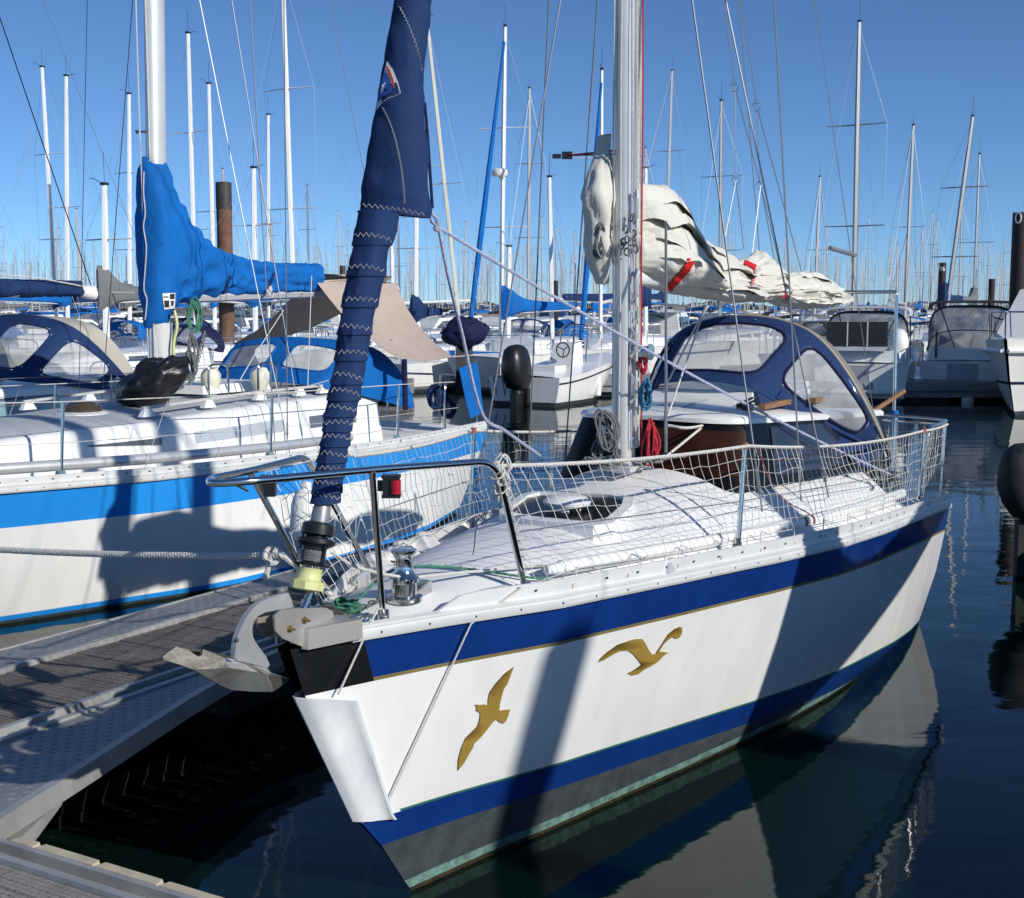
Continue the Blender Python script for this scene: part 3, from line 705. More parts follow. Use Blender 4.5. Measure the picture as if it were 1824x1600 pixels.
# shackles and blocks clustered at the gooseneck
mb = MB(); lk = mk(-.02, .07, 2.9)
for k in range(14):
    c = mk(R.uniform(-.14, .06), R.uniform(.03, .11), R.uniform(2.78, 2.98)); mb.tube([c + V((math.cos(x) * .013, .008 * math.sin(x * 2 + k), math.sin(x) * .02)) for x in np.linspace(0, 6.28, 9)], .0055, 5)
mb.build('shackle_cluster', ROPEK, mast0)
for z in (2.55, 2.45, 2.35, 1.75): MB().tube([mk(-.02, .07 + .01, z) + V((math.cos(x) * .014, 0, math.sin(x) * .03)) for x in np.linspace(0, 6.28, 9)], .005, 5).build('shackle', STEEL, mast0)
# rope hanks on the mast
for nm, m_, z, b, r1, r2, lp, s_ in (('red_rope_coil', ROPER, 1.76, .17, .05, .115, 7, 3), ('blue_rope_coil', ROPEC, 2.02, .13, .035, .09, 8, 5), ('red_rope_hank', ROPER, 2.2, .12, .035, .06, 5, 9), ('grey_rope_coil', ROPEK, 2.86, -.10, .05, .10, 9, 7)):
    c = mk(.02 if 'grey' not in nm else -.16, b, z); mb = MB(); coil(mb, c, V((.9, .3, 0)).normalized(), UP, r1, r2, lp, .006, s_); mb.build('rope_coil', m_, mast0)
mb = MB(); coil(mb, mk(-.22, -.02, 1.84), V((.8, 0, .5)).normalized(), V((-.3, 0, 1)).normalized(), .08, .12, 7, .006, 12); coil(mb, mk(-.3, .0, 1.66), V((1, 0, 0)), V((0, 1, .1)).normalized(), .15, .07, 6, .007, 14)
coil(mb, mk(-.15, -.05, 1.72), V((1, .3, 0)).normalized(), V((0, .3, 1)).normalized(), .12, .09, 5, .007, 15)
mb.tube(spline([mk(-.1, .1, 1.66), mk(.05, .22, 1.645), mk(.15, .2, 1.65), mk(.25, .27, 1.66), mk(.4, .27, 1.64)], 6), .009, 6)
mb.build('rope_pile', ROPEK, NB)
c = F0.onS(1078, 775, -.16); MB().lathe(c, -F0.a, [(.052, -.008), (.056, 0), (.052, .008)], 20).build('rope_sheave', WHITEP, NB)
mb = MB()
for k in range(7):
    an = k * 1.047; off_ = V((0, 0, 0)) if k == 6 else F0.p * .032 * math.cos(an) + UP * .032 * math.sin(an)
    mb.lathe(c - F0.a * .0095 + off_, -F0.a, [(.009, 0), (.009, .002)], 8)
mb.build('sheave_hole', BLK, NB)
# boom and flaked mainsail
MB().tube([mk(.1, 0, 2.66), F0(6.9, 0, 2.60)], .05, 10).build('boom', MASTW, NB)
TOPS = [(2.98, 3.10), (3.05, 3.20), (3.4, 3.22), (3.6, 3.15), (3.76, 3.0), (3.95, 2.93), (4.3, 2.87), (4.6, 2.80), (4.85, 2.82), (5.12, 2.90), (5.42, 2.80), (5.6, 2.70), (5.9, 2.75), (6.2, 2.77), (6.6, 2.74), (7.0, 2.68), (7.2, 2.60)]
BOTS = [(2.98, 2.70), (3.5, 2.60), (4.0, 2.56), (4.4, 2.54), (5.0, 2.52), (5.4, 2.54), (5.8, 2.50), (6.3, 2.47), (6.8, 2.50), (7.2, 2.57)]
HWS = [(2.98, .08), (3.1, .17), (3.35, .22), (3.7, .22), (4.0, .17), (4.3, .20), (4.7, .17), (4.9, .14), (5.12, .18), (5.42, .14), (5.6, .12), (5.9, .16), (6.5, .17), (7.0, .13), (7.2, .04)]
def nz(*a): return noise.noise(V(a))
def tiepin(t): return math.exp(-(min(abs(t - a) for a in (4.12, 4.92, 5.52, 6.1)) / .07) ** 2)
def flakes(K=7, n=240):                                # the upper bunt: one cloth laid to and fro in lips that droop over each other
    rows = []
    for i in range(n + 1):
        t = 2.99 + 4.19 * i / n; zt, zb_, w = ip(t, TOPS), ip(t, BOTS), ip(t, HWS); pin = tiepin(t); hh = zt - zb_; row = []
        e = min(1, (t - 2.97) / .10, (7.2 - t) / .2)
        for k in range(K):
            f = k / (K - 1); zc = zb_ + hh * (.34 + .62 * f) ; wk = w * (1.06 - .62 * f ** 1.6) * (1 + .42 * nz(t * 1.25, k * 3.1, 2) + .16 * nz(t * 4, k * 5.3, 9)) * (1 - .28 * pin) * max(.15, e)
            dr = hh * (.17 + .16 * nz(t * 1.6 + 5, k * 2.7, 4)) ; side = 1 if k % 2 == 0 else -1
            for m_ in range(11):
                x = side * (-1 + 2 * m_ / 10); ax = abs(x)
                z = zc - dr * ax ** 2.4 + .022 * nz(t * 3.5 + x, x * 2.5, k * 4.1) - .02 * (1 - min(1, 5 * abs(nz(t * 2.4 - x * .8, k * 7.7, 1)))) * ax
                row.append(F0(t + .03 * nz(t * 2, x, k), wk * x * (1 + .10 * nz(t * 7, k * 9.1, x * 2)) + .03 * nz(t * 1.4, k, 6), z))
            if k < K - 1: row.append(F0(t, side * wk * .90, zc - dr * .75 + hh * .05))
        rows.append(row)
    return MB().grid(rows)
def ms(n=260, m=72):                                   # the lower fold that cradles the rest
    rows = []
    for i in range(n + 1):
        t = 2.98 + 4.22 * i / n; zt, zb_, w = ip(t, TOPS), ip(t, BOTS), ip(t, HWS); pin = tiepin(t); row = []
        hgt = (zt - zb_) * (.50 + .16 * nz(t * .9, 3, 3)); e = min(1, (t - 2.97) / .10, (7.23 - t) / .15)
        for j in range(m):
            an = 2 * math.pi * j / m; c, s_ = math.cos(an), math.sin(an)
            g = an * 2 - t * 1.1 + 2.0 * nz(t * .8, s_, c); f = (1 - abs(math.sin(g))) ** 4
            cr = (1 - min(1, 4.5 * abs(nz(t * 2.6 + an * 1.3, t * 1.2 - an, 8)))) ** 2; cr2 = (1 - min(1, 5 * abs(nz(t * 5 - an, an * 2.2, 3)))) ** 2
            d = (.012 + .03 * nz(t * 1.5, s_ * 1.2, c) - .045 * f - .022 * cr - .012 * cr2 - .03 * pin) * e
            row.append(F0(t, c * max(.02, w * (1.02 if s_ < 0 else .96) + d), zb_ + hgt / 2 + s_ * (hgt / 2 + d * .6)))
        rows.append(row)
    return MB().grid(rows, closed=True, cap=True)
MSM = ms(); fk = flakes(); k0_ = len(MSM.v); MSM.v += fk.v; MSM.f += [tuple(i + k0_ for i in f) for f in fk.f]; MSM.mi += fk.mi; MSB = MSM.bvh(); main0 = MSM.build('mainsail', SAILC, NB, 55)
def strap(parent, pix0, pix1, w, name, m, bv, n=10, off=.008):
    mb = MB(); rows = []
    for i in range(n + 1):
        x = i / n; u = pix0[0] + (pix1[0] - pix0[0]) * x; v = pix0[1] + (pix1[1] - pix0[1]) * x
        dx, dy = pix1[0] - pix0[0], pix1[1] - pix0[1]; l = math.hypot(dx, dy)
        rows.append(stick(bv, [(u - dy / l * w, v + dx / l * w), (u + dy / l * w, v - dx / l * w)], off))
    return solid(mb.grid(rows), .003).build(name, m, parent)
strap(main0, (1230, 463), (1222, 478), 6, 'sail_tie', REDT, MSB); strap(main0, (1224, 476), (1190, 514), 6, 'sail_tie', REDT, MSB)
strap(main0, (1325, 468), (1345, 478), 4, 'sail_tie', REDT, MSB, 5); strap(main0, (1393, 525), (1405, 531), 4, 'sail_tie', REDT, MSB, 4)
strap(main0, (1345, 480), (1338, 510), 2, 'sail_tie', mat('faded_pink_webbing', (.55, .2, .17), .8), MSB, 8)
# tack triangle of sail left of the mast, held by a red lashing
rows = []
for i in range(29):                                    # luff folds bulging forward on the starboard side of the mast
    k = i / 28; z = 3.42 - .80 * k; w_ = ip(k, [(0, .02), (.12, .05), (.25, .16), (.42, .22), (.6, .16), (.72, .18), (.88, .10), (1, .03)]); row = []
    for j in range(28):
        an = 2 * math.pi * j / 28; c_, s_ = math.cos(an), math.sin(an); f = 1 - abs(math.sin(an * 2.5 + k * 4 + noise.noise(V((k * 4, c_, s_))) * 1.5)) ** .6; d = 1 - .28 * f + .15 * noise.noise(V((k * 6, c_ * 2, s_ * 2)))
        w2_ = w_ * .44; row.append(F0(2.90 - w2_ * .75 + c_ * w2_ * d - .02 * k, -.12 + s_ * (.035 + w_ * .3) * d, z + .02 * noise.noise(V((k * 9, an, 2)))))
    rows.append(row)
MB().grid(rows, closed=True, cap=True).build('sail_luff', SAILC, main0, 50)
a, b = F0.onS(1098, 268, -.02), F0.onS(1010, 277, -.5)
mb = MB(); mb.tube([a, b], .005, 5); mb.tube([a - UP * .02, b], .005, 5); mb.build('red_lashing', ROPER, NB)
mb = MB(); mb.box(b, (.03, .02, .02)); mb.box(b - V((.06, 0, .005)), (.025, .015, .012)); mb.build('lashing_block', BLK, NB)
# lazy jacks with their steel rings
rg = {k: F0.onS(*p, 0.0) for k, p in dict(a=(1309, 155), b=(1348, 190), c=(1311, 322), d=(1355, 330)).items()}
mb = MB(); W_ = .0032
for p, q in ((rg['a'], mk(.1, 0, 7.4)), (rg['b'], mk(.1, .03, 7.6)), (rg['a'], rg['c']), (rg['a'], rg['d']), (rg['b'], rg['d']), (rg['b'], F0.onS(1432, 500, 0)), (rg['c'], F0.onS(1290, 430, 0)), (rg['c'], F0.onS(1325, 445, 0)), (rg['d'], F0.onS(1340, 450, 0)), (rg['d'], F0.onS(1382, 478, 0)), (rg['d'], F0.onS(1400, 520, 0))): mb.tube([p, q], W_, 4)
mb.build('lazy_jack', WIRE, NB)
for p in rg.values(): mb = MB(); mb.tube([p + V((math.cos(x) * .026, 0, math.sin(x) * .026)) for x in np.linspace(0, 6.28, 13)], .006, 5); mb.box(p + UP * .035, (.012, .012, .016)); mb.build('lazy_jack_ring', STEEL, NB)
# shrouds with turnbuckles
def wire_with_screw(mb, B, T, r):
    mb.tube([B, T], r, 5); d = (T - B).normalized(); mb.tube([B + d * .02, B + d * .09, B + d * .1, B + d * .22, B + d * .23, B + d * .3], [.004, .004, .009, .009, .005, .005], 6)
mb = MB()
for (ub_, vb_, sb_, ut, vt) in ((1358, 912, .86, 1233, 0), (1476, 886, .88, 1293, 0), (1427, 893, .87, 1428, 0), (1186, 812, .5, 1186, 395)):
    if vt == 0: B, T = shroud_top(F0, ub_, vb_, sb_, ut, vt, TM)
    else: B, T = F0.onS(ub_, vb_ - 6, .45), F0.onS(ut, vt, .25)
    wire_with_screw(mb, B, T, .005 if vt == 0 else .008)
    t, q, z = F0.inv(B)
    if vt == 0: Bm = F0(t, -q, z); Tm_ = F0.inv(T); wire_with_screw(mb, Bm, F0(Tm_[0], -Tm_[1], Tm_[2]), .005)
B, T = F0.onS(1520, 400, .35), F0.onS(1454, 0, .2)
mb.tube([F0(7.0, .45, .95), F0(3.1, .02, 9.5)], .0035, 4); mb.tube([F0(7.0, -.45, .95), F0(3.1, -.02, 9.5)], .0035, 4)
mb.build('shroud', WIRE, NB)
mb = MB()
for pts in ([F0.onS(1180, 700, -.1), F0.onS(1250, 560, .1), F0.onS(1262, 545, .12)], [F0.onS(1188, 745, .1), F0.onS(1256, 548, .1)]): mb.tube(pts, .006, 5)
mb.tube(spline([F0.onS(1190, 758, .2), F0.onS(1230, 762, .3), F0.onS(1290, 748, .3), F0.onS(1330, 735, .3)], 6), .008, 5)
mb.tube([F0.onS(1188, 812, .3), F0.onS(1262, 752, .3), F0.onS(1360, 700, .3)], .008, 5); mb.tube([F0.onS(1360, 722, .35), F0.onS(1446, 688, .45)], .007, 5)
mb.build('control_line', ROPEW, NB)
# ------------------------------------------------ bow: pulpit, furler, windlass, roller, cleats
def dk0(t, q, h=0): return F0(t, q, dz0(t, q) + h)
mb = MB(); r_ = .0125
loopP = [F0.onZ2 if False else dk0(1.12, .40), F0(.86, .40, 1.83), F0(.80, .38, 1.885), F0(.3, .22, 1.90), F0(-.1, .08, 1.905), F0(-.28, -.02, 1.90), F0(-.24, -.14, 1.90), F0(.1, -.22, 1.885), F0(.45, -.30, 1.875), F0(.80, -.38, 1.87), F0(1.15, -.46, 1.33)]
mb.tube(fillet([dk0(1.14, .38), F0(.84, .41, 1.885), F0(.30, .235, 1.90), F0(-.22, .07, 1.905), F0(-.32, -.03, 1.90), F0(-.22, -.12, 1.90), F0(.12, -.225, 1.885), F0(.66, -.40, 1.875), dk0(1.14, -.42)], .10, 6), r_ * 1.1, 12)
mb.tube([dk0(.44, .14), F0(.26, .225, 1.895)], r_, 10); mb.tube([dk0(.44, -.14), F0(.10, -.225, 1.885)], r_, 10)
mb.tube(fillet([F0(-.25, .02, 1.895), F0(-.13, -.02, 1.85), F0(-.08, -.16, 1.885)], .03), .005, 6)
for t, q in ((1.14, .38), (1.14, -.42), (.44, .14), (.44, -.14)): mb.lathe(dk0(t, q, -.005), UP, [(.04, 0), (.04, .008), (.024, .012), (.022, .05), (.0125, .052)], 14)
pul = mb.build('pulpit', STEEL, NB)
nlc = F0.onS(697, 866, .27)
mb = MB(); mb.box(nlc, (.030, .024, .030)); mb.cur = 0; mb.box(nlc + V((0, 0, .036)), (.034, .028, .006)); mb.box(nlc - V((0, 0, .036)), (.034, .028, .006)); mb.box(nlc + V((-.04, .01, 0)), (.012, .008, .02)); nl = mb.build('navigation_light', BLK, pul)
MB().lathe(nlc + V((.018, -.022, -.026)), UP, [(.020, 0), (.020, .052)], 16).build('red_lens', REDL, nl)
nlc = F0.onS(478, 868, -.2); mb = MB(); mb.box(nlc, (.028, .022, .034)); mb.box(nlc + V((0, 0, .04)), (.03, .025, .005)); nl2 = mb.build('navigation_light', BLK, pul)
# bow roller fitting
S_ = lambda u, v, q: F0.onS(280 + u / 2.942, 780 + v / 2.942, q)
mb = MB()
ck = [(610, 935), (640, 905), (700, 895), (880, 890), (915, 910), (920, 940), (800, 1000), (795, 1110), (720, 1080), (650, 1050), (615, 1010)]
mb.prism([S_(x, y, .055) for x, y in ck], F0.p * .006)
mb.prism([S_(x, y, -.055) for x, y in ck], F0.p * -.006)
mb.hexa([S_(795, 1000, .085), S_(1074, 950, .165), S_(1078, 1052, .165), S_(790, 1112, .085)], [p - F0.p * .03 for p in (S_(795, 1000, .085), S_(1074, 950, .165), S_(1078, 1052, .165), S_(790, 1112, .085))])
mb.hexa([S_(800, 1000, .06) - F0.p * .16, F0(.45, -.12, 1.31), F0(.45, -.12, 1.23), S_(795, 1110, .06) - F0.p * .16], [p + F0.p * .01 for p in (S_(800, 1000, .06) - F0.p * .16, F0(.45, -.12, 1.31), F0(.45, -.12, 1.23), S_(795, 1110, .06) - F0.p * .16)])
mb.add([S_(795, 998, .085), S_(1074, 948, .165), F0(.45, -.12, 1.315), F0(F0.inv(S_(800, 995, .06))[0], -.1, 1.315)], [(0, 1, 2, 3)])
br = mb.build('bow_roller', RUSTY, NB)
MB().tube([S_(660, 1000, .03), S_(660, 1000, -.05)], .03, 14).build('roller_wheel', BLK, br)
for x, y in ((770, 955), (693, 1000)): c = S_(x, y, .062); MB().lathe(c, F0.p, [(.014, 0), (.014, .004), (.008, .005), (.008, .014), (.005, .015), (.005, .026), (0, .026)], 6).build('roller_bolt', mat('brass_bolt', (.35, .24, .10), .35, metal=.8, var=.3), br)
# second starboard plate pair seen in front
mb = MB(); mb.prism([S_(x - 85, y, -.10) for x, y in ck[:5]] + [S_(700, 1000, -.10), S_(640, 1060, -.10), S_(560, 1030, -.10), S_(528, 990, -.10)], F0.p * -.008); mb.build('roller_cheek', RUSTY, br)
# anchor lying in the roller
sh = [(665, 810), (620, 820), (560, 838), (515, 858), (478, 890), (440, 940), (410, 1000), (392, 1060), (383, 1130), (386, 1160), (470, 1180), (555, 1200), (566, 1185), (545, 1140), (515, 1100), (490, 1065), (478, 1040), (474, 1000), (482, 960), (505, 930), (540, 912), (600, 900), (690, 885), (682, 850)]
AN = at_point(F0(-.2, 0, 0)); 
mb = MB(); mb.prism([S_(x, y, -.055) for x, y in sh], F0.p * .022)
anc = bpy.data.objects.new('anchor', None); scene.collection.objects.link(anc); anc.matrix_world = Matrix.Translation(F0(-.25, -.02, 1.02)); ROOT['anchor'] = anc.matrix_world.inverted()
tag(anc, 'galvanised plough anchor hanging over the steel bow roller of the white sailboat in front', 'anchor')
mb.build('shank', GALV, anc, 30)
mb = MB(); mb.prism([S_(355, 1150, -.045), S_(470, 1180, -.045), S_(570, 1195, -.045), S_(600, 1240, -.01), S_(480, 1222, -.01), S_(375, 1207, -.01), S_(358, 1180, -.04)], V((0, 0, -.006))); mb.build('shank_foot', GALV, anc)
mb = MB()
Lp = [(240, 1108), (430, 1160), (356, 1155), (362, 1185), (380, 1206), (480, 1222), (603, 1241), (606, 1331), (500, 1330), (390, 1322), (340, 1300), (270, 1262), (190, 1215), (110, 1186), (35, 1165), (30, 1145), (55, 1125), (100, 1095), (160, 1110), (215, 1148), (235, 1140)]
def fl(x, y): return S_(x, y, -.02 + .06 * (y - 1100) / 230 - .10 * max(0, (350 - x) / 330))
mb.prism([fl(x, y) for x, y in Lp], -F0.p * .010)
mb.prism([S_(603, 1241, .03), S_(696, 1265, -.16), S_(690, 1275, -.165), S_(608, 1330, .04)], V((-.006, 0, -.004)))
mb.prism([S_(240, 1108, -.08), S_(430, 1160, -.05), S_(603, 1241, .02), S_(690, 1262, -.16), S_(560, 1215, -.22), S_(330, 1130, -.20), S_(120, 1100, -.14)], V((0, 0, -.01)))
mb.build('fluke', DKRUST, anc, 25)
mb = MB(); c0, c1 = S_(480, 1175, -.033), S_(400, 1060, -.03); mb.ball(S_(417, 1060, -.03), .008, 8); mb.build('shank_hole', BLK, anc)
# furler, chain and line on the foredeck
FD = lambda u, v: F0.onS(u, v, 0)
mb = MB(); ax = (FD(578, 880) - FD(553, 1035)).normalized(); b0 = FD(556, 1008)
mb.lathe(b0, ax, [(.070, .0), (.074, .006), (.040, .012), (.040, .05), (.044, .055), (.046, .07), (.074, .085), (.074, .10), (.044, .105), (.040, .115)], 22)
for an in (.3, 2.4, 4.5):
    x_ = ax.cross(V((0, 1, 0))).normalized(); y_ = ax.cross(x_); o_ = (x_ * math.cos(an) + y_ * math.sin(an)) * .062
    mb.tube([b0 - ax * .0 + o_, b0 + ax * .13 + o_ * .8], .005, 6)
mb.lathe(b0 + ax * .115, ax, [(.055, 0), (.062, .004), (.062, .04), (.045, .05)], 20)
fu = mb.build('furling_drum', BLK, NB)
mb = MB()
for k in range(7): mb.tube([b0 + ax * (.018 + .006 * k) + (ax.cross(V((0, 1, 0))).normalized() * math.cos(x) + ax.cross(ax.cross(V((0, 1, 0)))).normalized() * math.sin(x)) * .043 for x in np.linspace(0, 6.28, 15)], .0038, 4)
mb.build('furling_line', ROPEK, fu)
MB().lathe(FD(546, 1050), ax, [(.040, -.005), (.062, 0), (.064, .03), (.052, .034), (.048, .04), (.048, .075), (.052, .08)], 8).build('drum_base', YEL, fu)
mb = MB(); mb.tube([FD(557, 1045), FD(540, 1085)], .014, 8); mb.tube([FD(545, 1075) + V((math.cos(x) * .012, 0, math.sin(x) * .02)) for x in np.linspace(0, 6.28, 9)], .006, 5)
mb.build('tack_fitting', STEEL, fu)
MB().lathe(FD(565, 958), ax, [(.034, 0), (.036, .01), (.036, .09), (.03, .14), (.026, .15)], 16).build('luff_foil', MASTA, fu)
fe_ = MB().lathe(F0.onS(541, 962, -.42), UP + F0.a * .1, [(.03, -.01), (.055, .02), (.062, .06), (.060, .15), (.045, .20), (.022, .215), (.022, .245), (0, .25)], 16)
o = fe_.build('fender', WHITEP); tag(o, 'small white fender hanging upright behind the furling drum of the front sailboat', 'fender')
# windlass with its chain gypsy
wc = dk0(.66, .085)
mb = MB(); mb.lathe(wc, UP, [(.075, 0), (.075, .02), (.052, .025), (.052, .075), (.060, .08), (.062, .095), (.046, .105), (.036, .13), (.034, .17), (.044, .19), (.052, .20), (.052, .21), (.018, .212), (.0, .212)], 26)
mb.box(wc + F0.a * .08 + UP * .03, (.07, .035, .03), (F0.a, F0.p, UP)); mb.build('windlass', STEEL, NB)
mb = MB(); a = wc + F0.a * .13
for k in range(12): c = dk0(.30 + .035 * k * .8, .02 + .01 * (k % 2) , .018); mb.tube([c + F0.a * math.cos(x) * .018 + (F0.p if k % 2 else UP) * math.sin(x) * .010 for x in np.linspace(0, 6.28, 9)], .0042, 5, closed=False)
mb.build('anchor_chain', DKRUST, NB)
mb = MB(); coil(mb, dk0(.42, -.02, .03), F0.a, F0.p, .07, .045, 7, .006, 21); coil(mb, dk0(.36, .05, .045), F0.a, (F0.p + UP).normalized(), .04, .04, 4, .006, 22)
mb.tube(spline([dk0(.42, .02, .05), dk0(.70, .0, .10), dk0(1.0, .06, .04), dk0(1.2, .35, .03), dk0(1.3, .40, .02)], 8), .0055, 5); mb.build('green_line', ROPEG, NB)
mb = MB(); twisted(mb, spline([FD(592, 985), F0.onS(640, 1012, .05), dk0(.66, .10, .10), dk0(.9, .15, .06), dk0(1.15, .24, .03), dk0(1.5, .40, .03)], 8), .006, .03); mb.build('lashing_rope', ROPEW, NB)
mb = MB(); mb.box(dk0(.40, -.06, .02), (.05, .03, .02), (F0.a, F0.p, UP)); mb.box(dk0(.33, .0, .015), (.03, .05, .015), (F0.a, F0.p, UP)); mb.build('chain_stopper', DKRUST, NB)
for t, q in ((.95, .33), (.95, -.33)):
    mb = MB(); c = dk0(t, q); d = (F0.a * .93 + F0.p * (.3 if q > 0 else -.3)).normalized()
    mb.tube([c + d * -.11 + UP * .045, c + d * -.07 + UP * .052, c + d * .07 + UP * .052, c + d * .11 + UP * .045], [.006, .012, .012, .006], 8)
    for e in (-.035, .035): mb.box(c + d * e + UP * .02, (.012, .014, .03), (d, d.cross(UP), UP))
    mb.build('mooring_cleat', ALU, NB)
for t in (1.98,):
    q = ip(t / 7, BS0) - .02; c = F0(t, q, zs0(t) + .10); mb = MB()
    mb.hexa([c + F0.a * -.07 + F0.p * -.04 - UP * .05, c + F0.a * .10 + F0.p * -.04 - UP * .05, c + F0.a * .10 + F0.p * .03 - UP * .05, c + F0.a * -.07 + F0.p * .03 - UP * .05], [c + F0.a * -.05 + F0.p * -.03, c + F0.a * -.02 + F0.p * -.03, c + F0.a * -.02 + F0.p * .02, c + F0.a * -.05 + F0.p * .02])
    mb.hexa([c + F0.a * .04 + F0.p * -.04 - UP * .05, c + F0.a * .10 + F0.p * -.04 - UP * .05, c + F0.a * .10 + F0.p * .03 - UP * .05, c + F0.a * .04 + F0.p * .03 - UP * .05], [c + F0.a * .05 + F0.p * -.03, c + F0.a * .08 + F0.p * -.03, c + F0.a * .08 + F0.p * .02, c + F0.a * .05 + F0.p * .02])
    mb.build('fairlead', ALU, NB)
for t, q in ((.30, .12), (.30, -.12)):                # oval bow fairleads of bent bar
    mb = MB(); c = dk0(t, q, .035); mb.tube([c + F0.a * math.cos(x) * .05 + UP * math.sin(x) * .022 for x in np.linspace(0, 6.28, 17)], .006, 6)
    mb.tube([c + F0.a * .05 + F0.a * math.cos(x) * .03 + UP * math.sin(x) * .016 for x in np.linspace(0, 6.28, 13)], .005, 6); mb.build('bow_fairlead', STEEL, NB)
mb = MB()
for c in (dk0(1.9, .33, .018), ): mb.ball(c, .02, 12); 
mb.build('ball_fairlead', BLK, NB)
mb = MB(); c = hx(hcx - .25, hcy + .30, -.02); mb.tube([c - F0.a * .02, c - F0.a * .015 + UP * .03, c + F0.a * .015 + UP * .03, c + F0.a * .02], .004, 6); mb.build('pad_eye', STEEL, NB)
for t, q in ((1.75, -.62), (1.6, -.56)): c = dk0(t, q, .0); MB().tube([c - F0.a * .03, c - F0.a * .02 + UP * .04, c + F0.a * .02 + UP * .04, c + F0.a * .03], .005, 6).build('pad_eye', STEEL, NB)
# genoa track brackets on the starboard side
for t in (1.2, 1.55, 1.85): q = -ip(t / 7, BS0) + .02; c = F0(t, q, zs0(t) + .05); MB().hexa([c + F0.a * a + F0.p * b for a, b in ((-.07, 0), (.07, 0), (.07, .12), (-.07, .12))], [c + F0.a * a + F0.p * b + UP * .085 for a, b in ((-.03, 0), (.03, 0), (.03, .02), (-.03, .02))]).build('stanchion_bracket', TOEM, NB)
# ------------------------------------------------ stanchions, lifelines, netting
Q = lambda t: ip(t / 7, BS0) - .035
sts = [2.58, 5.74]
for sd_ in (1, -1):
    for t in sts:
        mb = MB(); b = F0(t, sd_ * Q(t), zs0(t) + .03); tp = F0(t + .06, sd_ * (Q(t) + .01), zs0(t) + .62); mb.tube([b, tp], .0125, 10); mb.lathe(b + UP * .085, UP, [(.018, 0), (.018, .03)], 10)
        for e in (-1, 1): mb.hexa([b + F0.a * e * .06 + F0.p * -.03 - UP * .02, b + F0.a * e * .02 + F0.p * -.03 - UP * .02, b + F0.a * e * .02 + F0.p * .03 - UP * .02, b + F0.a * e * .06 + F0.p * .03 - UP * .02], [b + F0.a * e * .022 + F0.p * -.015 + UP * .09, b + F0.a * e * .012 + F0.p * -.015 + UP * .09, b + F0.a * e * .012 + F0.p * .015 + UP * .09, b + F0.a * e * .022 + F0.p * .015 + UP * .09])
        st_ = mb.build('stanchion', STEEL, NB)
        MB().tube([tp - UP * .03, tp + UP * .005], .0155, 8).build('tape_wrap', mat('faded_red_tape', (.36, .09, .05), .7, var=.3), st_)
up_pts = {}
for sd_ in (1, -1):
    def U(t): return F0(t, sd_ * (Q(min(t, 6.95)) + (.01 if 1 < t < 6.9 else 0)), zs0(min(t, 7)) + .61)
    up = [F0(.86, sd_ * .40, 1.875)] + sag(U(.95), U(2.64), .02, 6) + sag(U(2.64), U(5.80), .045, 10)[1:] + sag(U(5.80), F0(6.95, sd_ * .93, 1.57), .01, 4)[1:] + [F0(7.05, sd_ * .8, 1.56), F0(7.08, sd_ * .3, 1.57)]
    lo = [dk0(1.16, sd_ * .42, .06)] + [F0(t, sd_ * (Q(t) - .02), zs0(t) + .13) for t in (1.4, 2.0, 2.6, 3.4, 4.2, 5.0, 5.74, 6.4, 6.9)] + [F0(6.98, sd_ * .8, .99), F0(7.0, sd_ * .3, 1.0)]
    N_ = net(lo, up, .072, .0018, 7, wave=.010, seed=3 + sd_); N_.build('netting', ROPEW, NB)
    mb = MB(); twisted(mb, up, .009, .06); mb.build('lifeline', ROPEW, NB)
    mb = MB(); md = [F0(t, sd_ * Q(t), zs0(t) + .33) for t in (1.05, 2.6, 5.77, 6.95)]; mb.tube(md, .003, 4); mb.build('lower_lifeline', WIRE, NB)
    mb = MB(); t = 1.3
    while t < 6.8:                                    # zigzag lacing to the toe rail
        a = F0(t, sd_ * (Q(t) + .03), zs0(t) + .075); b = F0(t + .16, sd_ * (Q(t) - .02), zs0(t) + .14); c = F0(t + .32, sd_ * (Q(t) + .03), zs0(t) + .075)
        mb.tube([a, b, c], .0028, 4); mb.box(a + F0.p * sd_ * .008, (.02, .006, .009), (F0.a, F0.p, UP)); t += .36
    mb.build('net_lacing', ROPEW, NB)
# loose bow net between pulpit legs on the starboard side
lo = [dk0(.50, -.20, .02), dk0(.8, -.30, .02), dk0(1.15, -.43, .02)]; up = [F0(.2, -.235, 1.87), F0(.5, -.33, 1.86), F0(.84, -.41, 1.86)]
net(lo, up, .05, .0018, 9, wave=.03, seed=9).build('netting', ROPEW, NB)
mb = MB()
for k in range(5): c = F0(.87 + R.uniform(-.02, .05), .40 + R.uniform(-.01, .02), 1.87 - k * .03); coil(mb, c, V((1, 0, .2)), UP, .035, .035, 3, .0045, 30 + k)
for k in range(13): x = k / 13; c = F0(.86 + .27 * x, .405 - .02 * x, 1.84 - .48 * x); mb.tube([c + V((math.cos(y) * .016, math.sin(y) * .016, .012 * y)) for y in np.linspace(0, 6.28, 9)], .003, 4)
mb.build('rope_whipping', ROPEW, NB)
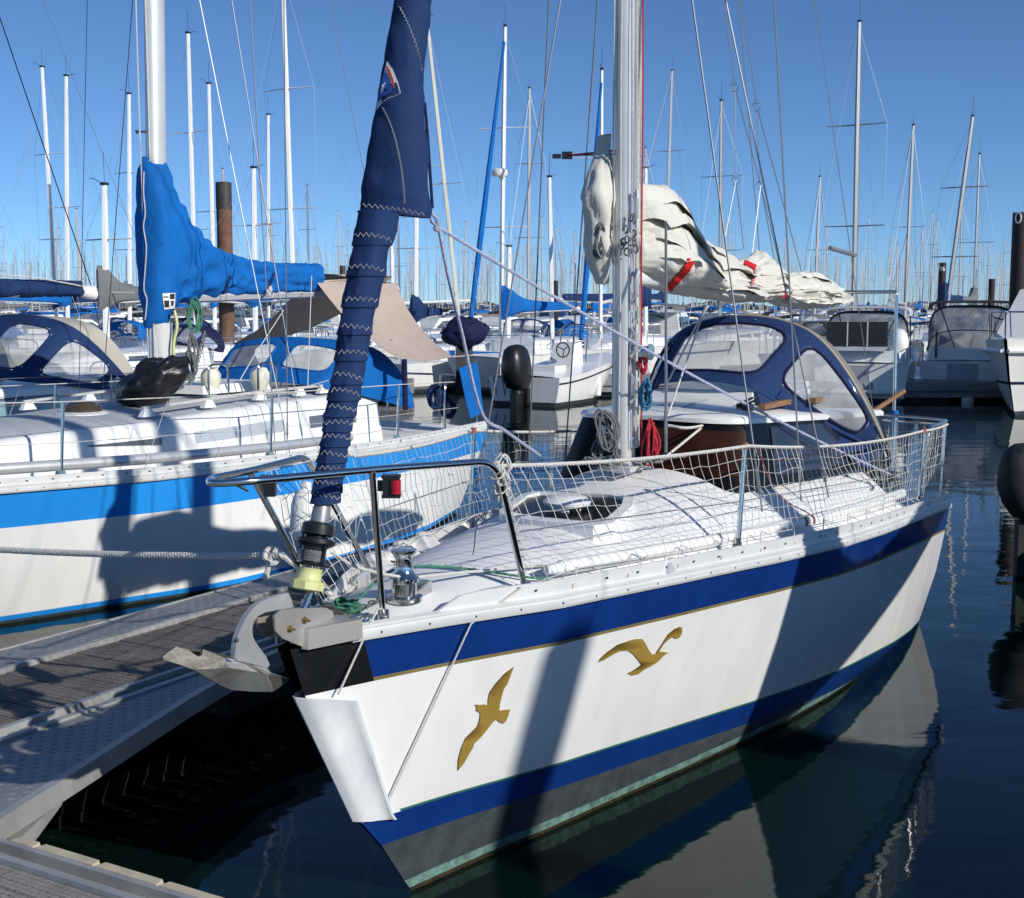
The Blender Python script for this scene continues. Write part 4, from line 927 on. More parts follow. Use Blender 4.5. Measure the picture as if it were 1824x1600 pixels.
# pushpit, stern gantry
mb = MB()
mb.tube(fillet([F0(6.25, .92, 1.07), F0(6.25, .93, 1.60), F0(6.98, .93, 1.60), F0(7.08, .55, 1.61), F0(7.1, 0, 1.62), F0(7.08, -.55, 1.61), F0(6.98, -.93, 1.60), F0(6.25, -.93, 1.6), F0(6.25, -.92, 1.07)], .12), .0125, 10)
for t, q in ((6.93, .9), (7.02, .5), (6.93, -.9), (7.02, -.5)): mb.tube([F0(t, q, .98), F0(t + .05, q, 1.60)], .0125, 8)
mb.build('pushpit', STEEL, NB)
gt = F0.onT(1597, 520, 7.12); t_g, q_g, z_g = F0.inv(gt); gl = F0.onT(1500, 525, 7.12); ql = F0.inv(gl)[1]
mb = MB(); mb.tube(fillet([F0(7.12, q_g + .02, 1.0), F0(7.12, q_g, z_g), F0(7.12, min(ql, -.55), z_g), F0(7.12, min(ql, -.55) - .02, 1.0)], .03), .014, 10); mb.build('stern_arch', STEEL, NB)
MB().lathe(F0(7.12, q_g + .018, 1.62), UP, [(.03, -.03), (.034, 0), (.03, .03)], 12).build('arch_clamp', BLUEC, NB)
MB().tube([F0(6.3, .30, 1.55), F0.onT(1610, 697, 7.1)], .02, 8).build('tiller', WOOD, NB)
# ------------------------------------------------ furled jib with sacrificial cover
wid = [(895, 553, 606), (860, 560, 612), (800, 568, 622), (740, 577, 634), (680, 588, 646), (620, 598, 658), (560, 606, 668), (500, 617, 682), (440, 628, 696), (385, 638, 711), (374, 640, 714)]
wid2 = [(376, 641, 766), (362, 642, 768), (340, 643, 765), (300, 650, 763), (250, 659, 760), (200, 668, 757), (150, 678, 755), (100, 686, 758), (50, 695, 763), (0, 703, 769), (-60, 718, 778)]
def jring(v, l, r, m=22, flat=1.0, seed=0):
    c = F0.onS((l + r) / 2, v, 0); L_ = F0.onS(l, v, 0); dep = (c - EYEP).dot(ray(912, 800)) / 1.0; hw = (r - l) / 2 / FPX * dep
    X_ = V((1, -.12, 0)).normalized(); Y_ = V((.12, 1, -.0)).normalized(); hy = min(hw, .075) * flat; row = []
    for j in range(m):
        an = 2 * math.pi * j / m; n_ = noise.noise(V((math.cos(an) * 1.6, math.sin(an) * 1.6, v * .022 + seed))) * .008 + noise.noise(V((math.cos(an) * 3, math.sin(an) * 3, v * .06 + seed))) * .003
        row.append(c + X_ * (hw * math.cos(an) + n_) + Y_ * (hy * math.sin(an) + n_) + UP * (.0))
    return row
def interp_w(tab, v): tb = sorted(tab); return (float(np.interp(v, [a for a, _, _ in tb], [b for _, b, _ in tb])), float(np.interp(v, [a for a, _, _ in tb], [c for _, _, c in tb])))
zz = [367, 425, 481, 535, 584, 629, 671, 701, 728, 756, 782, 810, 836, 865, 885]
rows = []; edges = [v + 13 for v in zz]
v = 895.0
while v > 374:
    l, r = interp_w(wid, v)
    nxt = [e for e in edges if e >= v]; e0 = min(nxt) if nxt else 900; prev = [e for e in edges if e < v]; e1 = max(prev) if prev else 360
    k = (v - e1) / max(1, e0 - e1)                    # 0 just under an edge, 1 just above the lower edge
    s_ = (-.9 + 3.4 * k ** 1.6) + 1.2 * noise.noise(V((v * .03, 2, 0)))
    tilt = 0
    rows.append(jring(v, l + .5 - s_, r - .5 + s_)); v -= 2.2
JL = MB().grid(rows, closed=True, cap=True); JLB = JL.bvh()
jib = JL.build('furled_jib', NAVYC, NB, 25)
rows = []; v = 376.0
while v > -62:
    l, r = interp_w(wid2, v); row = jring(v, l, r, 30, 1.0, 3)
    rows.append([p + UP * (-.03 * ((p.x - row[15].x) / max(.01, row[0].x - row[15].x)) * max(0, 1 - (376 - v) / 60)) for p in row]); v -= 7
top_c = F0(TM - .12, 0, 9.5); last = rows[-1]; cc = sum(last, V()) / len(last)
for k in range(1, 9):
    x = k / 8; rows.append([(cc.lerp(top_c, x)) + (p - cc) * (1 - .8 * x) for p in last])
JU = MB().grid(rows, closed=True, cap=True); JUB = JU.bvh(); ju = JU.build('jib_clew_panel', NAVYC, jib, 40)
mb = MB()
for vz in zz:
    tab = wid; l, r = interp_w(wid, vz + 2); pix = []
    if vz == 367: l, r = 645, 758
    n_ = int((r - l) / 5.2)
    for k in range(n_ + 1): x = (k + .5) / (n_ + 1); pix.append((l + (r - l) * x + R.uniform(-.7, .7), vz + 2.2 * math.sin(x * 3 + vz) + (R.uniform(2.6, 4.2) if k % 2 else R.uniform(-4.2, -2.6)) + (-7 if vz != 367 else -3) + 20 * (x if vz == 367 else x * .3 + .8 * (x - .5) ** 2)))
    mb.tube(stick(JUB if vz == 367 else JLB, pix, .002), .0016, 4)
for crv in ([(712, 12), (730, 50), (746, 98), (751, 125)], [(682, 192), (693, 214), (702, 240), (709, 268), (715, 300), (719, 335), (721, 362)]):
    sp2 = spline([V((a, b, 0)) for a, b in crv], 12); pix = [(p.x + (1.6 if i % 2 else -1.6), p.y) for i, p in enumerate(sp2)]
    mb.tube(stick(JUB, pix, .002), .0015, 4)
mb.build('zigzag_stitching', STITCH, jib)
lg = [(690, 109), (700, 124), (709, 146), (714.5, 166), (706, 171), (694, 175), (682, 184), (671, 197), (676, 170), (683, 140)]
decal(JUB, lg, 'sailmaker_patch', WHT, ju, .0025, 6)
decal(JUB, [(686, 128), (693, 140), (699, 155), (701, 164), (692, 168), (682, 174), (675, 183), (678, 162), (682, 142)], 'patch_field', mat('patch_blue', (.02, .10, .42), .7), ju, .0045, 6)
decal(JUB, [(690, 117), (696, 127), (702, 143), (705, 158), (702, 158), (698, 146), (693, 132), (689, 122)], 'patch_stripe', mat('patch_red', (.45, .06, .05), .7), ju, .0065, 6)
for k in range(3): decal(JUB, [(679 + k * 1.3, 157 - k * 6 + 9), (685 + k * 1.5, 151 - k * 6 + 8), (685.5 + k * 1.5, 154 - k * 6 + 8), (679.5 + k * 1.3, 160 - k * 6 + 9)], 'patch_bar', WHT, ju, .0065)
mb = MB(); mb.tube([F0.onS(753, 184, 0) + V((.01, -.02, 0)), F0.onS(757, 240, 0) + V((.012, -.02, 0)), F0.onS(766, 372, 0) + V((.012, -.02, 0))], .007, 5); mb.build('leech_tape', NAVYD, ju)
cl = F0.onS(765, 385, 0); MB().box(cl + V((-.02, -.03, .01)), (.018, .012, .009)).build('clew_webbing', WHITEP, ju)
# sheets from the clew
mb = MB(); k0 = cl + V((.005, -.02, .0)); kn = F0.onS(781, 405, .02)
e1 = F0.onS(1590, 847, .88); e2 = F0.onS(962, 812, -.35); e2b = F0.onS(858, 735, -.1)
mb.tube([k0 + UP * .02, k0.lerp(kn, .5) + V((.01, 0, .01)), kn], .0075, 6); mb.tube([k0 - UP * .01, k0.lerp(kn, .5) - V((.012, 0, .0)), kn], .0075, 6)
for k in range(3): mb.ball(kn + V((R.uniform(-.01, .01), 0, R.uniform(-.012, .012))), .014, 8)
mb.tube(sag(kn, e1, .05, 30), .0075, 6); mb.tube(spline([kn, F0.onS(800, 500, .0), F0.onS(822, 590, -.05), e2b, F0.onS(900, 768, -.2), e2], 8), .0085, 6)
mb.build('jib_sheet', ROPEB, NB)
mb = MB(); mb.box(e1, (.03, .02, .03), (F0.a, F0.p, UP)); mb.tube([e1 - UP * .03, F0.onS(1580, 862, .88)], .01, 6); mb.ball(F0.onS(1583, 830, .85), .02, 8); mb.build('sheet_block', BLK, NB)
# spinnaker pole lying on the side deck
pa, pb_ = dk0(1.36, .43, .07), F0(5.7, .88, zs0(5.7) + .16)
pm = [pa] + [F0(t, ip(t, [(1.36, .43), (2.5, .66), (3.6, .80), (5.7, .88)]), dz0(t, .9 * ip(t / 7, BS0)) + .07) for t in (2, 2.6, 3.3, 4, 4.8)] + [pb_]
pm = [pa.lerp(pb_, i / 8) - F0.p * 0 + F0.p * (.14 * math.sin(math.pi * i / 8)) for i in range(9)]
mb = MB(); mb.tube(pm, .034, 16); mb.tube([pa - (pm[1] - pa).normalized() * .1, pa], [.018, .030], 10)
sp_o = mb.build('spinnaker_pole', WHITEP); tag(sp_o, 'white spinnaker pole lashed along the side deck inside the netting of the front sailboat', 'pole')
mb = MB()
for x, nm in ((.52, 0), (.545, 0)): p = pa.lerp(pb_, x) + F0.p * (.14 * math.sin(math.pi * x)); d = (pb_ - pa).normalized(); mb.tube([p - d * .012, p + d * .012], .0365, 14)
mb.tube(spline([pa.lerp(pb_, .545) + F0.p * .14 + UP * .04, F0.onS(1385, 880, .8), F0.onS(1350, 800, .85)], 5), .004, 4)
bnd = mb.build('pole_band', mat('dull_red_tape', (.30, .06, .04), .7), NB)
# bow guard moulding slung over the stem
def hbw(t, z):
    u = (t - ip(z, stem0)) / (ip(z, stern0) - ip(z, stem0)); k = z / zs0(t); return ip(u, BW0) * (1 - k) + ip(u, BS0) * k
def guard():
    rows = []
    for i in range(19):
        k = i / 18; z0_ = 1.055 - .60 * k; w = .185 - .045 * k; dish = .010 * math.sin(math.pi * k) ** .5; row = []
        for x, o in ((-.9, .0), (-.86, .022), (-.5, .018), (-.2, .020), (-.08, .03), (0, .036), (.08, .034), (.16, .026), (.30, .022 - dish), (.5, .018 - dish), (.7, .018 - dish), (.86, .020), (.92, .028), (1.0, .026), (1.02, .0)):
            z = z0_ - abs(x) * w * .34; tt = ip(z, stem0) + abs(x) * w * (.8 if x < 0 else 1); q = hbw(max(tt, ip(z, stem0)), z)
            row.append(F0(tt - o * (.9 - abs(x) * .5), math.copysign(1, x) * (q * min(1, abs(x) * 8) + o * min(1, abs(x) * 4)), z))
        rows.append(row)
    return solid(MB().grid(rows), -.004)
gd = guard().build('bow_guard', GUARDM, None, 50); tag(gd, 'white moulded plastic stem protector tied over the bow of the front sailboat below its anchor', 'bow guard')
for u, v in ((576, 1243), (672, 1452)): p = stick(HB, [(u, v)], .03)[0]; MB().ball(p, .010, 8).build('rope_knot', WHITEP, gd)
a = F0.onS(672, 1085, .17); b = stick(HB, [(594, 1232)], .03)[0]; c = F0.onS(838, 1072, .36); d = stick(HB, [(680, 1440)], .02)[0]
ln = MB(); ln.tube([dk0(.44, .14, .05), a, b], .0045, 6); o = ln.build('tie_rope', ROPEW); tag(o, 'thin white line from the pulpit foot down to the top of the bow guard', 'rope')
ln = MB(); ln.tube([F0(.98, .34, 1.33), F0(1.0, ip(1 / 7, BS0) + .02, 1.34)] + stick(HB, [(835, 1108), (822, 1136), (800, 1184), (770, 1248), (740, 1312), (710, 1376), (684, 1432)], .016), .0045, 6); o = ln.build('tie_rope', ROPEW); tag(o, 'thin white line from the bow cleat down to the foot of the bow guard', 'rope')
# ================================================================ pontoons
FG = thing('finger_pontoon', F0, 'narrow wooden finger pontoon with checker plate edges between the two nearest sailboats', 'pontoon')
ZP = .50
PLANK = mat('weathered_deck_board', (.115, .098, .088), .85, col2=(.21, .185, .165), scale=5, bump=.35, bscale=50, stretch=(1, 1, 1))
mb = MB(); t = -.46
while t < 8.0:
    w = .150; sh_ = R.uniform(-.002, .002)
    for k in range(6):                                  # grooved boards lying across the finger
        a = t + w * k / 6; mb.hexa([F0(a, -2.82, ZP - .03), F0(a + w / 6 - .001, -2.82, ZP - .03), F0(a + w / 6 - .001, -2.03, ZP - .03), F0(a, -2.03, ZP - .03)], [F0(a + .0025, -2.82, ZP + sh_), F0(a + w / 6 - .0035, -2.82, ZP + sh_), F0(a + w / 6 - .0035, -2.03, ZP + sh_), F0(a + .0025, -2.03, ZP + sh_)])
    mb.hexa([F0(t, -2.82, ZP - .035), F0(t + w - .008, -2.82, ZP - .035), F0(t + w - .008, -2.03, ZP - .035), F0(t, -2.03, ZP - .035)], [F0(t, -2.82, ZP - .005), F0(t + w - .002, -2.82, ZP - .005), F0(t + w - .002, -2.03, ZP - .005), F0(t, -2.03, ZP - .005)]); t += w + .014
mb.build('decking', PLANK, FG, 20)
def beam(t0, t1, q0, q1, z0, z1, q0b=None, q1b=None):
    q0b = q0 if q0b is None else q0b; q1b = q1 if q1b is None else q1b
    return ([F0(t0, q0, z0), F0(t1, q0b, z0), F0(t1, q1b, z0), F0(t0, q1, z0)], [F0(t0, q0, z1), F0(t1, q0b, z1), F0(t1, q1b, z1), F0(t0, q1, z1)])
for q0, q1 in ((-2.86, -2.825), (-2.02, -1.985)): MB().hexa(*beam(-.47, 8.03, q0, q1, ZP - .16, ZP + .028)).build('edge_rail', ALUS, FG)
mb = MB(); mb.hexa(*beam(-.47, 8.03, -1.93, -1.89, ZP - .16, ZP + .012)); mb.hexa(*beam(-.47, 8.03, -1.984, -1.931, ZP - .06, ZP - .03)); mb.build('edge_rail', ALUS, FG)
def studs(mb, t0, t1, f0, f1, z):                      # raised lozenges of checker plate
    t = t0; i = 0
    while t < t1:
        q = f0(t); 
        j = 0
        while q < f1(t):
            s_ = 1 if (i + j) % 2 else -1; d1 = (F0.a + F0.p * s_).normalized(); d2 = (F0.a - F0.p * s_).normalized(); c = F0(t, q, z)
            k = len(mb.v); mb.v += [c + d1 * .019, c + d2 * .0055, c - d1 * .019, c - d2 * .0055, c + UP * .004]
            mb.f += [(k, k + 1, k + 4), (k + 1, k + 2, k + 4), (k + 2, k + 3, k + 4), (k + 3, k, k + 4)]; mb.mi += [0] * 4
            q += .042; j += 1
        t += .042; i += 1
mb = MB(); mb.hexa(*beam(-.47, 8.03, -3.22, -2.865, ZP - .02, ZP + .004)); studs(mb, -.4, 5.2, lambda t: -3.19, lambda t: -2.88, ZP + .004); mb.build('checker_strip', CHECK, FG, 20)
MB().hexa(*beam(-.47, 8.03, -3.24, -3.222, ZP - .16, ZP + .012)).build('edge_rail', ALUS, FG)
ge = lambda t: ip(t, [(-.5, -1.14), (.3, -1.38), (1.2, -1.66), (1.75, -1.80), (2.3, -1.885)])
mb = MB(); rows0 = [F0(t, ge(t), ZP) for t in np.linspace(-.47, 2.3, 14)]; rows1 = [F0(t, -1.885, ZP) for t in np.linspace(-.47, 2.3, 14)]
mb.grid([rows0, rows1]); mb.grid([[p - UP * .012 for p in rows0], rows0]); studs(mb, -.4, 2.0, lambda t: -1.87, lambda t: ge(t) - .02, ZP); mb.build('gusset_plate', CHECK, FG, 20)
mb = MB(); e = [F0(t, ge(t) + .002, 0) for t in np.linspace(-.47, 2.3, 14)]
mb.grid([[p + UP * (ZP + .006) for p in e], [p + UP * (ZP + .006) + F0.p * .045 for p in e], [p + UP * (ZP - .09) + F0.p * .045 for p in e], [p + UP * (ZP - .09) for p in e]]); mb.build('gusset_frame', ALUS, FG)
mb = MB(); mb.hexa([F0(-.47, -1.12, ZP - .26), F0(.1, -1.36, ZP - .13), F0(.1, -1.32, ZP - .13), F0(-.47, -1.06, ZP - .26)], [F0(-.47, -1.12, ZP - .13), F0(.1, -1.36, ZP - .10), F0(.1, -1.32, ZP - .10), F0(-.47, -1.06, ZP - .13)]); mb.build('gusset_bracket', ALUS, FG)
for t in (2.2, 4.5, 6.8): MB().hexa(*beam(t, t + 1.0, -3.0, -2.3, -.25, ZP - .17)).build('float', mat('grey_float', (.05, .05, .05), .8, var=.2), FG)
mb = MB(); 
for k in range(26):
    c = F0(-.40 + k * .038, -1.958 + .008 * math.sin(k), ZP - .01 + .006 * (k % 2)); mb.tube([c + F0.a * math.cos(x) * .024 + (F0.p if k % 2 else UP) * math.sin(x) * .013 for x in np.linspace(0, 6.28, 10)], .0055, 5)
o = mb.build('chain', GALV); tag(o, 'galvanised chain lying in the edge channel of the finger pontoon, left edge of the photo', 'chain')
MP = thing('walkway_pontoon', F0, 'grey timber main walkway pontoon in the bottom left corner', 'pontoon')
mb = MB(); t = -.62; BRD = mat('grey_deck_board', (.20, .185, .17), .85, col2=(.33, .31, .29), scale=4, bump=.3, bscale=50)
while t > -3.4:
    for k in range(5): mb.hexa(*beam(t - .024 * (k + 1) + .0015, t - .024 * k - .0015, -7.5, 7.5, ZP - .03, ZP + R.uniform(-.001, .001)))
    mb.hexa(*beam(t - .122, t, -7.5, 7.5, ZP - .04, ZP - .005)); t -= .132
mb.build('decking', BRD, MP, 20)
mb = MB(); mb.hexa(*beam(-.522, -.498, -7.5, 7.5, ZP - .2, ZP + .02)); mb.hexa(*beam(-.618, -.590, -7.5, 7.5, ZP - .1, ZP + .02)); mb.hexa(*beam(-.589, -.523, -7.5, 7.5, ZP - .05, ZP - .02)); mb.build('edge_rail', ALUS, MP)
for q in (-6, -2.5, 1.0, 4.5): MB().hexa(*beam(-3.2, -.7, q, q + 1.6, -.3, ZP - .05)).build('float', MATS['grey_float'], MP)
mb = MB(); q = -.90
FST = mat('yellowed_fender_strip', (.55, .47, .33), .6, var=.12, scale=12)
for k in range(6):
    L_ = .12 if k == 0 else .30; o = MB(); o.hexa([F0(-.497, q, ZP - .07), F0(-.43, q + .01, ZP - .07), F0(-.43, q + L_ - .01, ZP - .07), F0(-.497, q + L_, ZP - .07)], [F0(-.497, q, ZP + .022), F0(-.455, q + .012, ZP + .022), F0(-.455, q + L_ - .012, ZP + .022), F0(-.497, q + L_, ZP + .022)]); o.build('fender_strip', FST, MP); q += L_ + .012
# mooring rope from the bow to the left
mb = MB(); a, b = F0.onS(505, 990, -.30), F0.onS(-40, 977, -2.3); e_ = F0(-.80, -2.9, ZP + .06); twisted(mb, sag(a, b, .012, 40) + sag(b, e_, .03, 12)[1:], .0150, .05, 6); kn = a.lerp(b, .03)
mb.tube([kn + V((math.cos(x) * .03, math.sin(x) * .02, math.sin(x) * .03)) for x in np.linspace(0, 6.28, 13)], .011, 6); mb.tube([kn + V((.02, 0, .03)), kn + V((-.01, -.01, -.02)), kn + V((-.03, 0, -.1))], .012, 6)
mb.tube([a, F0(.50, -.16, 1.34)], .012, 6)
o = mb.build('mooring_rope', ROPEW); tag(o, 'thick white knotted rope running left from the bow of the front sailboat', 'rope')
mb = MB(); mb.box(e_ - UP * .03, (.03, .09, .03), (F0.a, F0.p, UP)); mb.tube([e_ - F0.p * .14, e_ + F0.p * .14], .018, 8); mb.build('dock_cleat', GALV, MP)
# ================================================================ the azure-banded yacht on the left
F1 = Fr(F0(.2, -6.2, 0), 60)
LB = cruiser(F1, 'sailboat', 'white sailboat with bright azure band and blue boom cover, left of the finger pontoon', L=9.8, B=1.47, zb=1.21, zst=1.0, band=AZURE, bandw=.27, mastH=13.5, mt=.547, mr=.085,
             cov=None, hood=None, spread=1, boom=3.9, boomz=2.58, coach=(.13, .79), ch=1.25, wire=.005, boot=AZURE, pulpit=False, windows=False, detail=2, mrake=.11, mlean=.19, bz=(.075, .03), bwk=1.2, mastm=MASTG)
r1 = LB['root']; zs1, BS1 = LB['zs'], LB['BS']
for sd_ in (1, -1): toerail(F1, BS1, zs1, 9.75, sd_, h=.10, t0=.3, tup=.0).build('toe_rail', [TOEM, BLK], r1, 25)
G1_ = lambda u, v, q: F0.onS(u, v, q)
CV = cover(F1, 5.40, 2.62, 2.42, .10, 1.02, .42, w=.15, w2=.13, hz=.26, hz2=.24, n=110, m=44, crumple=.055, seed=4, front=.17, drop=.30)
CVB = CV.bvh(); cv1 = CV.build('sail_cover', BLUEC, r1, 60)
mb = MB()
for pts in ([(257, 306), (256, 340), (259, 380), (256, 405), (261, 440), (259, 480), (257, 515), (262, 535), (259, 570)],): 
    p_ = [(a.x, a.y) for a in spline([V((x, y, 0)) for x, y in pts], 8)]; mb.tube(stick(CVB, p_, .004), .006, 5)
mb.build('cover_lacing', ROPEW, cv1)
mb = MB()
for pts in ([(330, 420), (341, 450), (338, 480), (320, 525), (316, 545)], [(528, 490), (533, 515), (531, 540)]): mb.tube(stick(CVB, [(a.x, a.y) for a in spline([V((x, y, 0)) for x, y in pts], 8)], .001), .0025, 4)
mb.build('cover_seam', NAVYC, cv1)
patch(CVB, [(289, 523), (311, 522), (310, 549), (292, 551)], 'cover_logo', WHT, cv1, .010, 14)
for pol in ([(301, 524), (309.5, 523.5), (309.3, 533), (301.5, 533)], [(291.5, 535.5), (300, 535), (300, 546), (293, 547)], [(302, 536), (308.5, 536), (306.5, 544), (304, 544)], [(291, 528), (299, 528), (299, 530), (291, 530)]): patch(CVB, pol, 'logo_shape', INKM, cv1, .013, 6)
for x, y in ((402, 527), (480, 522)):
    strap(cv1, (x + 8, y - 36), (x - 14, y + 22), 2.5, 'cover_strap', NAVYC, CVB)
mb = MB()
for k in range(7): c = G1_(481 + R.uniform(-3, 3), 522 + k * 2 - 4, -6.03); mb.tube([c, c + V((R.uniform(-.03, .03), 0, .05))], .012, 5)
mb.build('reef_knot', ROPEW, cv1)
# mast luff slides and fitting
mb = MB(); c = G1_(262, 235, -6.2); mb.tube([c, c + V((-.09, 0, .0))], .012, 8); mb.ball(c + V((-.10, 0, 0)), .02, 8); mb.box(c + V((.02, -.0, -.0)), (.02, .02, .09)); mb.build('halyard_fitting', STEEL, LB['mast'])
mb = MB(); mk1 = lambda a, q, z: F1(5.36 + a, q, z)
for k, (a, q) in enumerate([(-.13, .0), (.0, .10), (.10, .06), (-.09, .06)]): mb.tube([mk1(a + .01 * math.sin(z + k), q, z) for z in np.linspace(1.75, 13, 20)], .006, 5)
mb.build('halyard', ROPEW, LB['mast'])
MB().lathe(G1_(285, 640, -6.2) - UP * .35, UP, [(.10, 0), (.12, .5), (.13, .7)], 14).build('mast_collar', mat('translucent_white_wrap', (.6, .6, .58), .6), LB['mast'])
for cy, m_, nm in ((560, ROPEG, 'rope_coil'), (600, YEL, 'rope_tail'), (620, ROPEK, 'rope_coil'), (650, ROPEK, 'rope_coil')):
    mb = MB(); c = G1_({560: 345, 600: 312, 620: 345, 650: 335}[cy], cy, -6.0)
    if nm == 'rope_tail': mb.tube(spline([c + UP * .25, c + V((.02, 0, .1)), c + V((-.02, 0, -.1)), c + V((0, 0, -.35))], 5), .016, 6)
    else: coil(mb, c, V((.9, .3, 0)), UP, .08, .16, 5, .010, cy)
    mb.build(nm, m_, r1)
h1 = Hood(F1, 8.2, 6.85, 7.35, 1.02, 1.36, 1.70, 2.16, drop=.12); hw1 = ((52, 82, .30, .84), (94, 126, .30, .84), (136, 160, .3, .8))
hb1 = solid(h1.front(72, 14, hw1), .005).build('sprayhood', BLUEC, r1, 60); solid(h1.top(36, 3), .005).build('sprayhood_top', BLUEC, hb1, 60)
h1.dress(hb1, BLUEC, hw1)
# tan awning laid over the boom
A_, B_ = G1_(552, 487, -6.2), F1(9.3, 0, 2.86); C_, D_ = G1_(697, 631, -4.95), G1_(806, 636, -4.6); E_, F_ = G1_(412, 613, -7.6), F1(9.2, -1.5, 2.15)
def sheet(a, b, d, c, s1, s2, n=14):
    return [[(a.lerp(b, j / n)).lerp(c.lerp(d, j / n), i / n) - UP * (s1 * math.sin(math.pi * i / n) + s2 * math.sin(math.pi * j / n) * (i / n) * .6) + V((0, 0, .012 * noise.noise(V((i * .5, j * .35, 1)))))  - F1.a * (s2 * .9 * math.sin(math.pi * i / n) * max(0, (j / n - .5)) * 2) for j in range(n + 1)] for i in range(n + 1)]
aw = solid(MB().grid([list(reversed(r_)) for r_ in reversed(sheet(A_, B_, D_, C_, .10, .10))][:-1] + sheet(A_, B_, F_, E_, .12, .1)), .003).build('awning', TANC, None, 60)
tag(aw, 'tan awning slung over the boom behind the blue sail cover of the left sailboat', 'awning')
mb = MB(); mb.tube([D_, D_ + V((.35, .3, .02))], .005, 5); mb.tube([E_, E_ + V((-.5, .0, .01))], .004, 5); mb.tube([G1_(695, 606, -4.95), G1_(700, 605, -4.9)], .006, 5); o = mb.build('awning_lashing', ROPEW, r1)
# windows, ports, hatch, rails on the coachroof
side_window(F1, 4.75, 6.15, LB['cw'], zs1, LB['ct'], .42, .72, .12, 1, .0).build('window_frame', WHITEP, LB['coach'])
side_window(F1, 4.85, 6.05, LB['cw'], zs1, LB['ct'], .46, .68, .12, 1, .0, off=.009).build('window', mat('pale_reflective_glass', (.42, .46, .50), .1, coat=.5), LB['coach'])
side_window(F1, 6.5, 7.3, LB['cw'], zs1, LB['ct'], .46, .68, .12, 1, .0, off=.009).build('window', GLASSG, LB['coach'])
side_window(F1, 3.75, 4.45, LB['cw'], zs1, LB['ct'], .52, .66, .12, 1, .8, off=.008).build('window', GLASSG, LB['coach'])
c = G1_(148, 764, -6.1); hc = F1.inv(c); c = F1(hc[0], hc[1], LB['ct'](hc[0]) + .03)
hh = MB().lathe(c, UP, [(.24, 0), (.24, .02), (.19, .03), (.18, .035)], 26).build('hatch_rim', WHITEP, LB['coach']); MB().lathe(c + UP * .03, UP, [(.175, 0), (.16, .05), (.11, .085), (.05, .10), (0, .103)], 26).build('hatch_dome', mat('bronze_dome', (.10, .07, .04), .12, metal=.3, coat=.7), hh)
for sd_ in (1, -1):
    mb = MB(); w1 = lambda t: LB['cw'](t) - .14
    pts = [F1(t, sd_ * w1(t), LB['ct'](t) + .11) for t in np.linspace(4.4, 7.0, 9)]; 
    for i in range(8): a, b = pts[i], pts[i + 1]; mb.hexa([a + F1.p * -.015 - UP * .012, b + F1.p * -.015 - UP * .012, b + F1.p * .015 - UP * .012, a + F1.p * .015 - UP * .012], [a + F1.p * -.015 + UP * .012, b + F1.p * -.015 + UP * .012, b + F1.p * .015 + UP * .012, a + F1.p * .015 + UP * .012])
    rl = mb.build('grab_rail', mat('grey_rail', (.5, .5, .48), .5), LB['coach'])
    for t in (4.45, 5.2, 5.9, 6.55, 6.95): c = F1(t, sd_ * w1(t), LB['ct'](t) + .03); MB().hexa([c + F1.a * x + F1.p * y for x, y in ((-.08, -.03), (.08, -.03), (.08, .03), (-.08, .03))], [c + F1.a * x + F1.p * y + UP * .07 for x, y in ((-.04, -.02), (.04, -.02), (.04, .02), (-.04, .02))]).build('rail_foot', WHITEP, rl)
for u, v, q in ((376, 688, -5.95), (463, 688, -5.7)):
    c = G1_(u, v, q); t_, q_, z_ = F1.inv(c); c = F1(t_, q_, LB['ct'](t_) + .03)
    MB().lathe(c, UP, [(.055, 0), (.055, .06), (.075, .10), (.10, .17), (.10, .24), (.07, .29), (0, .31)], 16).build('cowl_vent', FENDM, LB['coach'])
    MB().tube(fillet([c + F1.p * .1 - F1.a * .14, c + F1.p * .1 - F1.a * .14 + UP * .34, c + F1.p * .1 + F1.a * .14 + UP * .34, c + F1.p * .1 + F1.a * .14], .08), .011, 8).build('vent_guard', STEEL, LB['coach'])
MB().hexa([F1(5.6, -.35, 1.64), F1(5.6, .35, 1.64), F1(6.6, .35, 1.64), F1(6.6, -.35, 1.64)], [F1(5.65, -.3, 1.72), F1(5.65, .3, 1.72), F1(6.6, .3, 1.73), F1(6.6, -.3, 1.73)]).build('companion_hatch', WHITEP, LB['coach'])
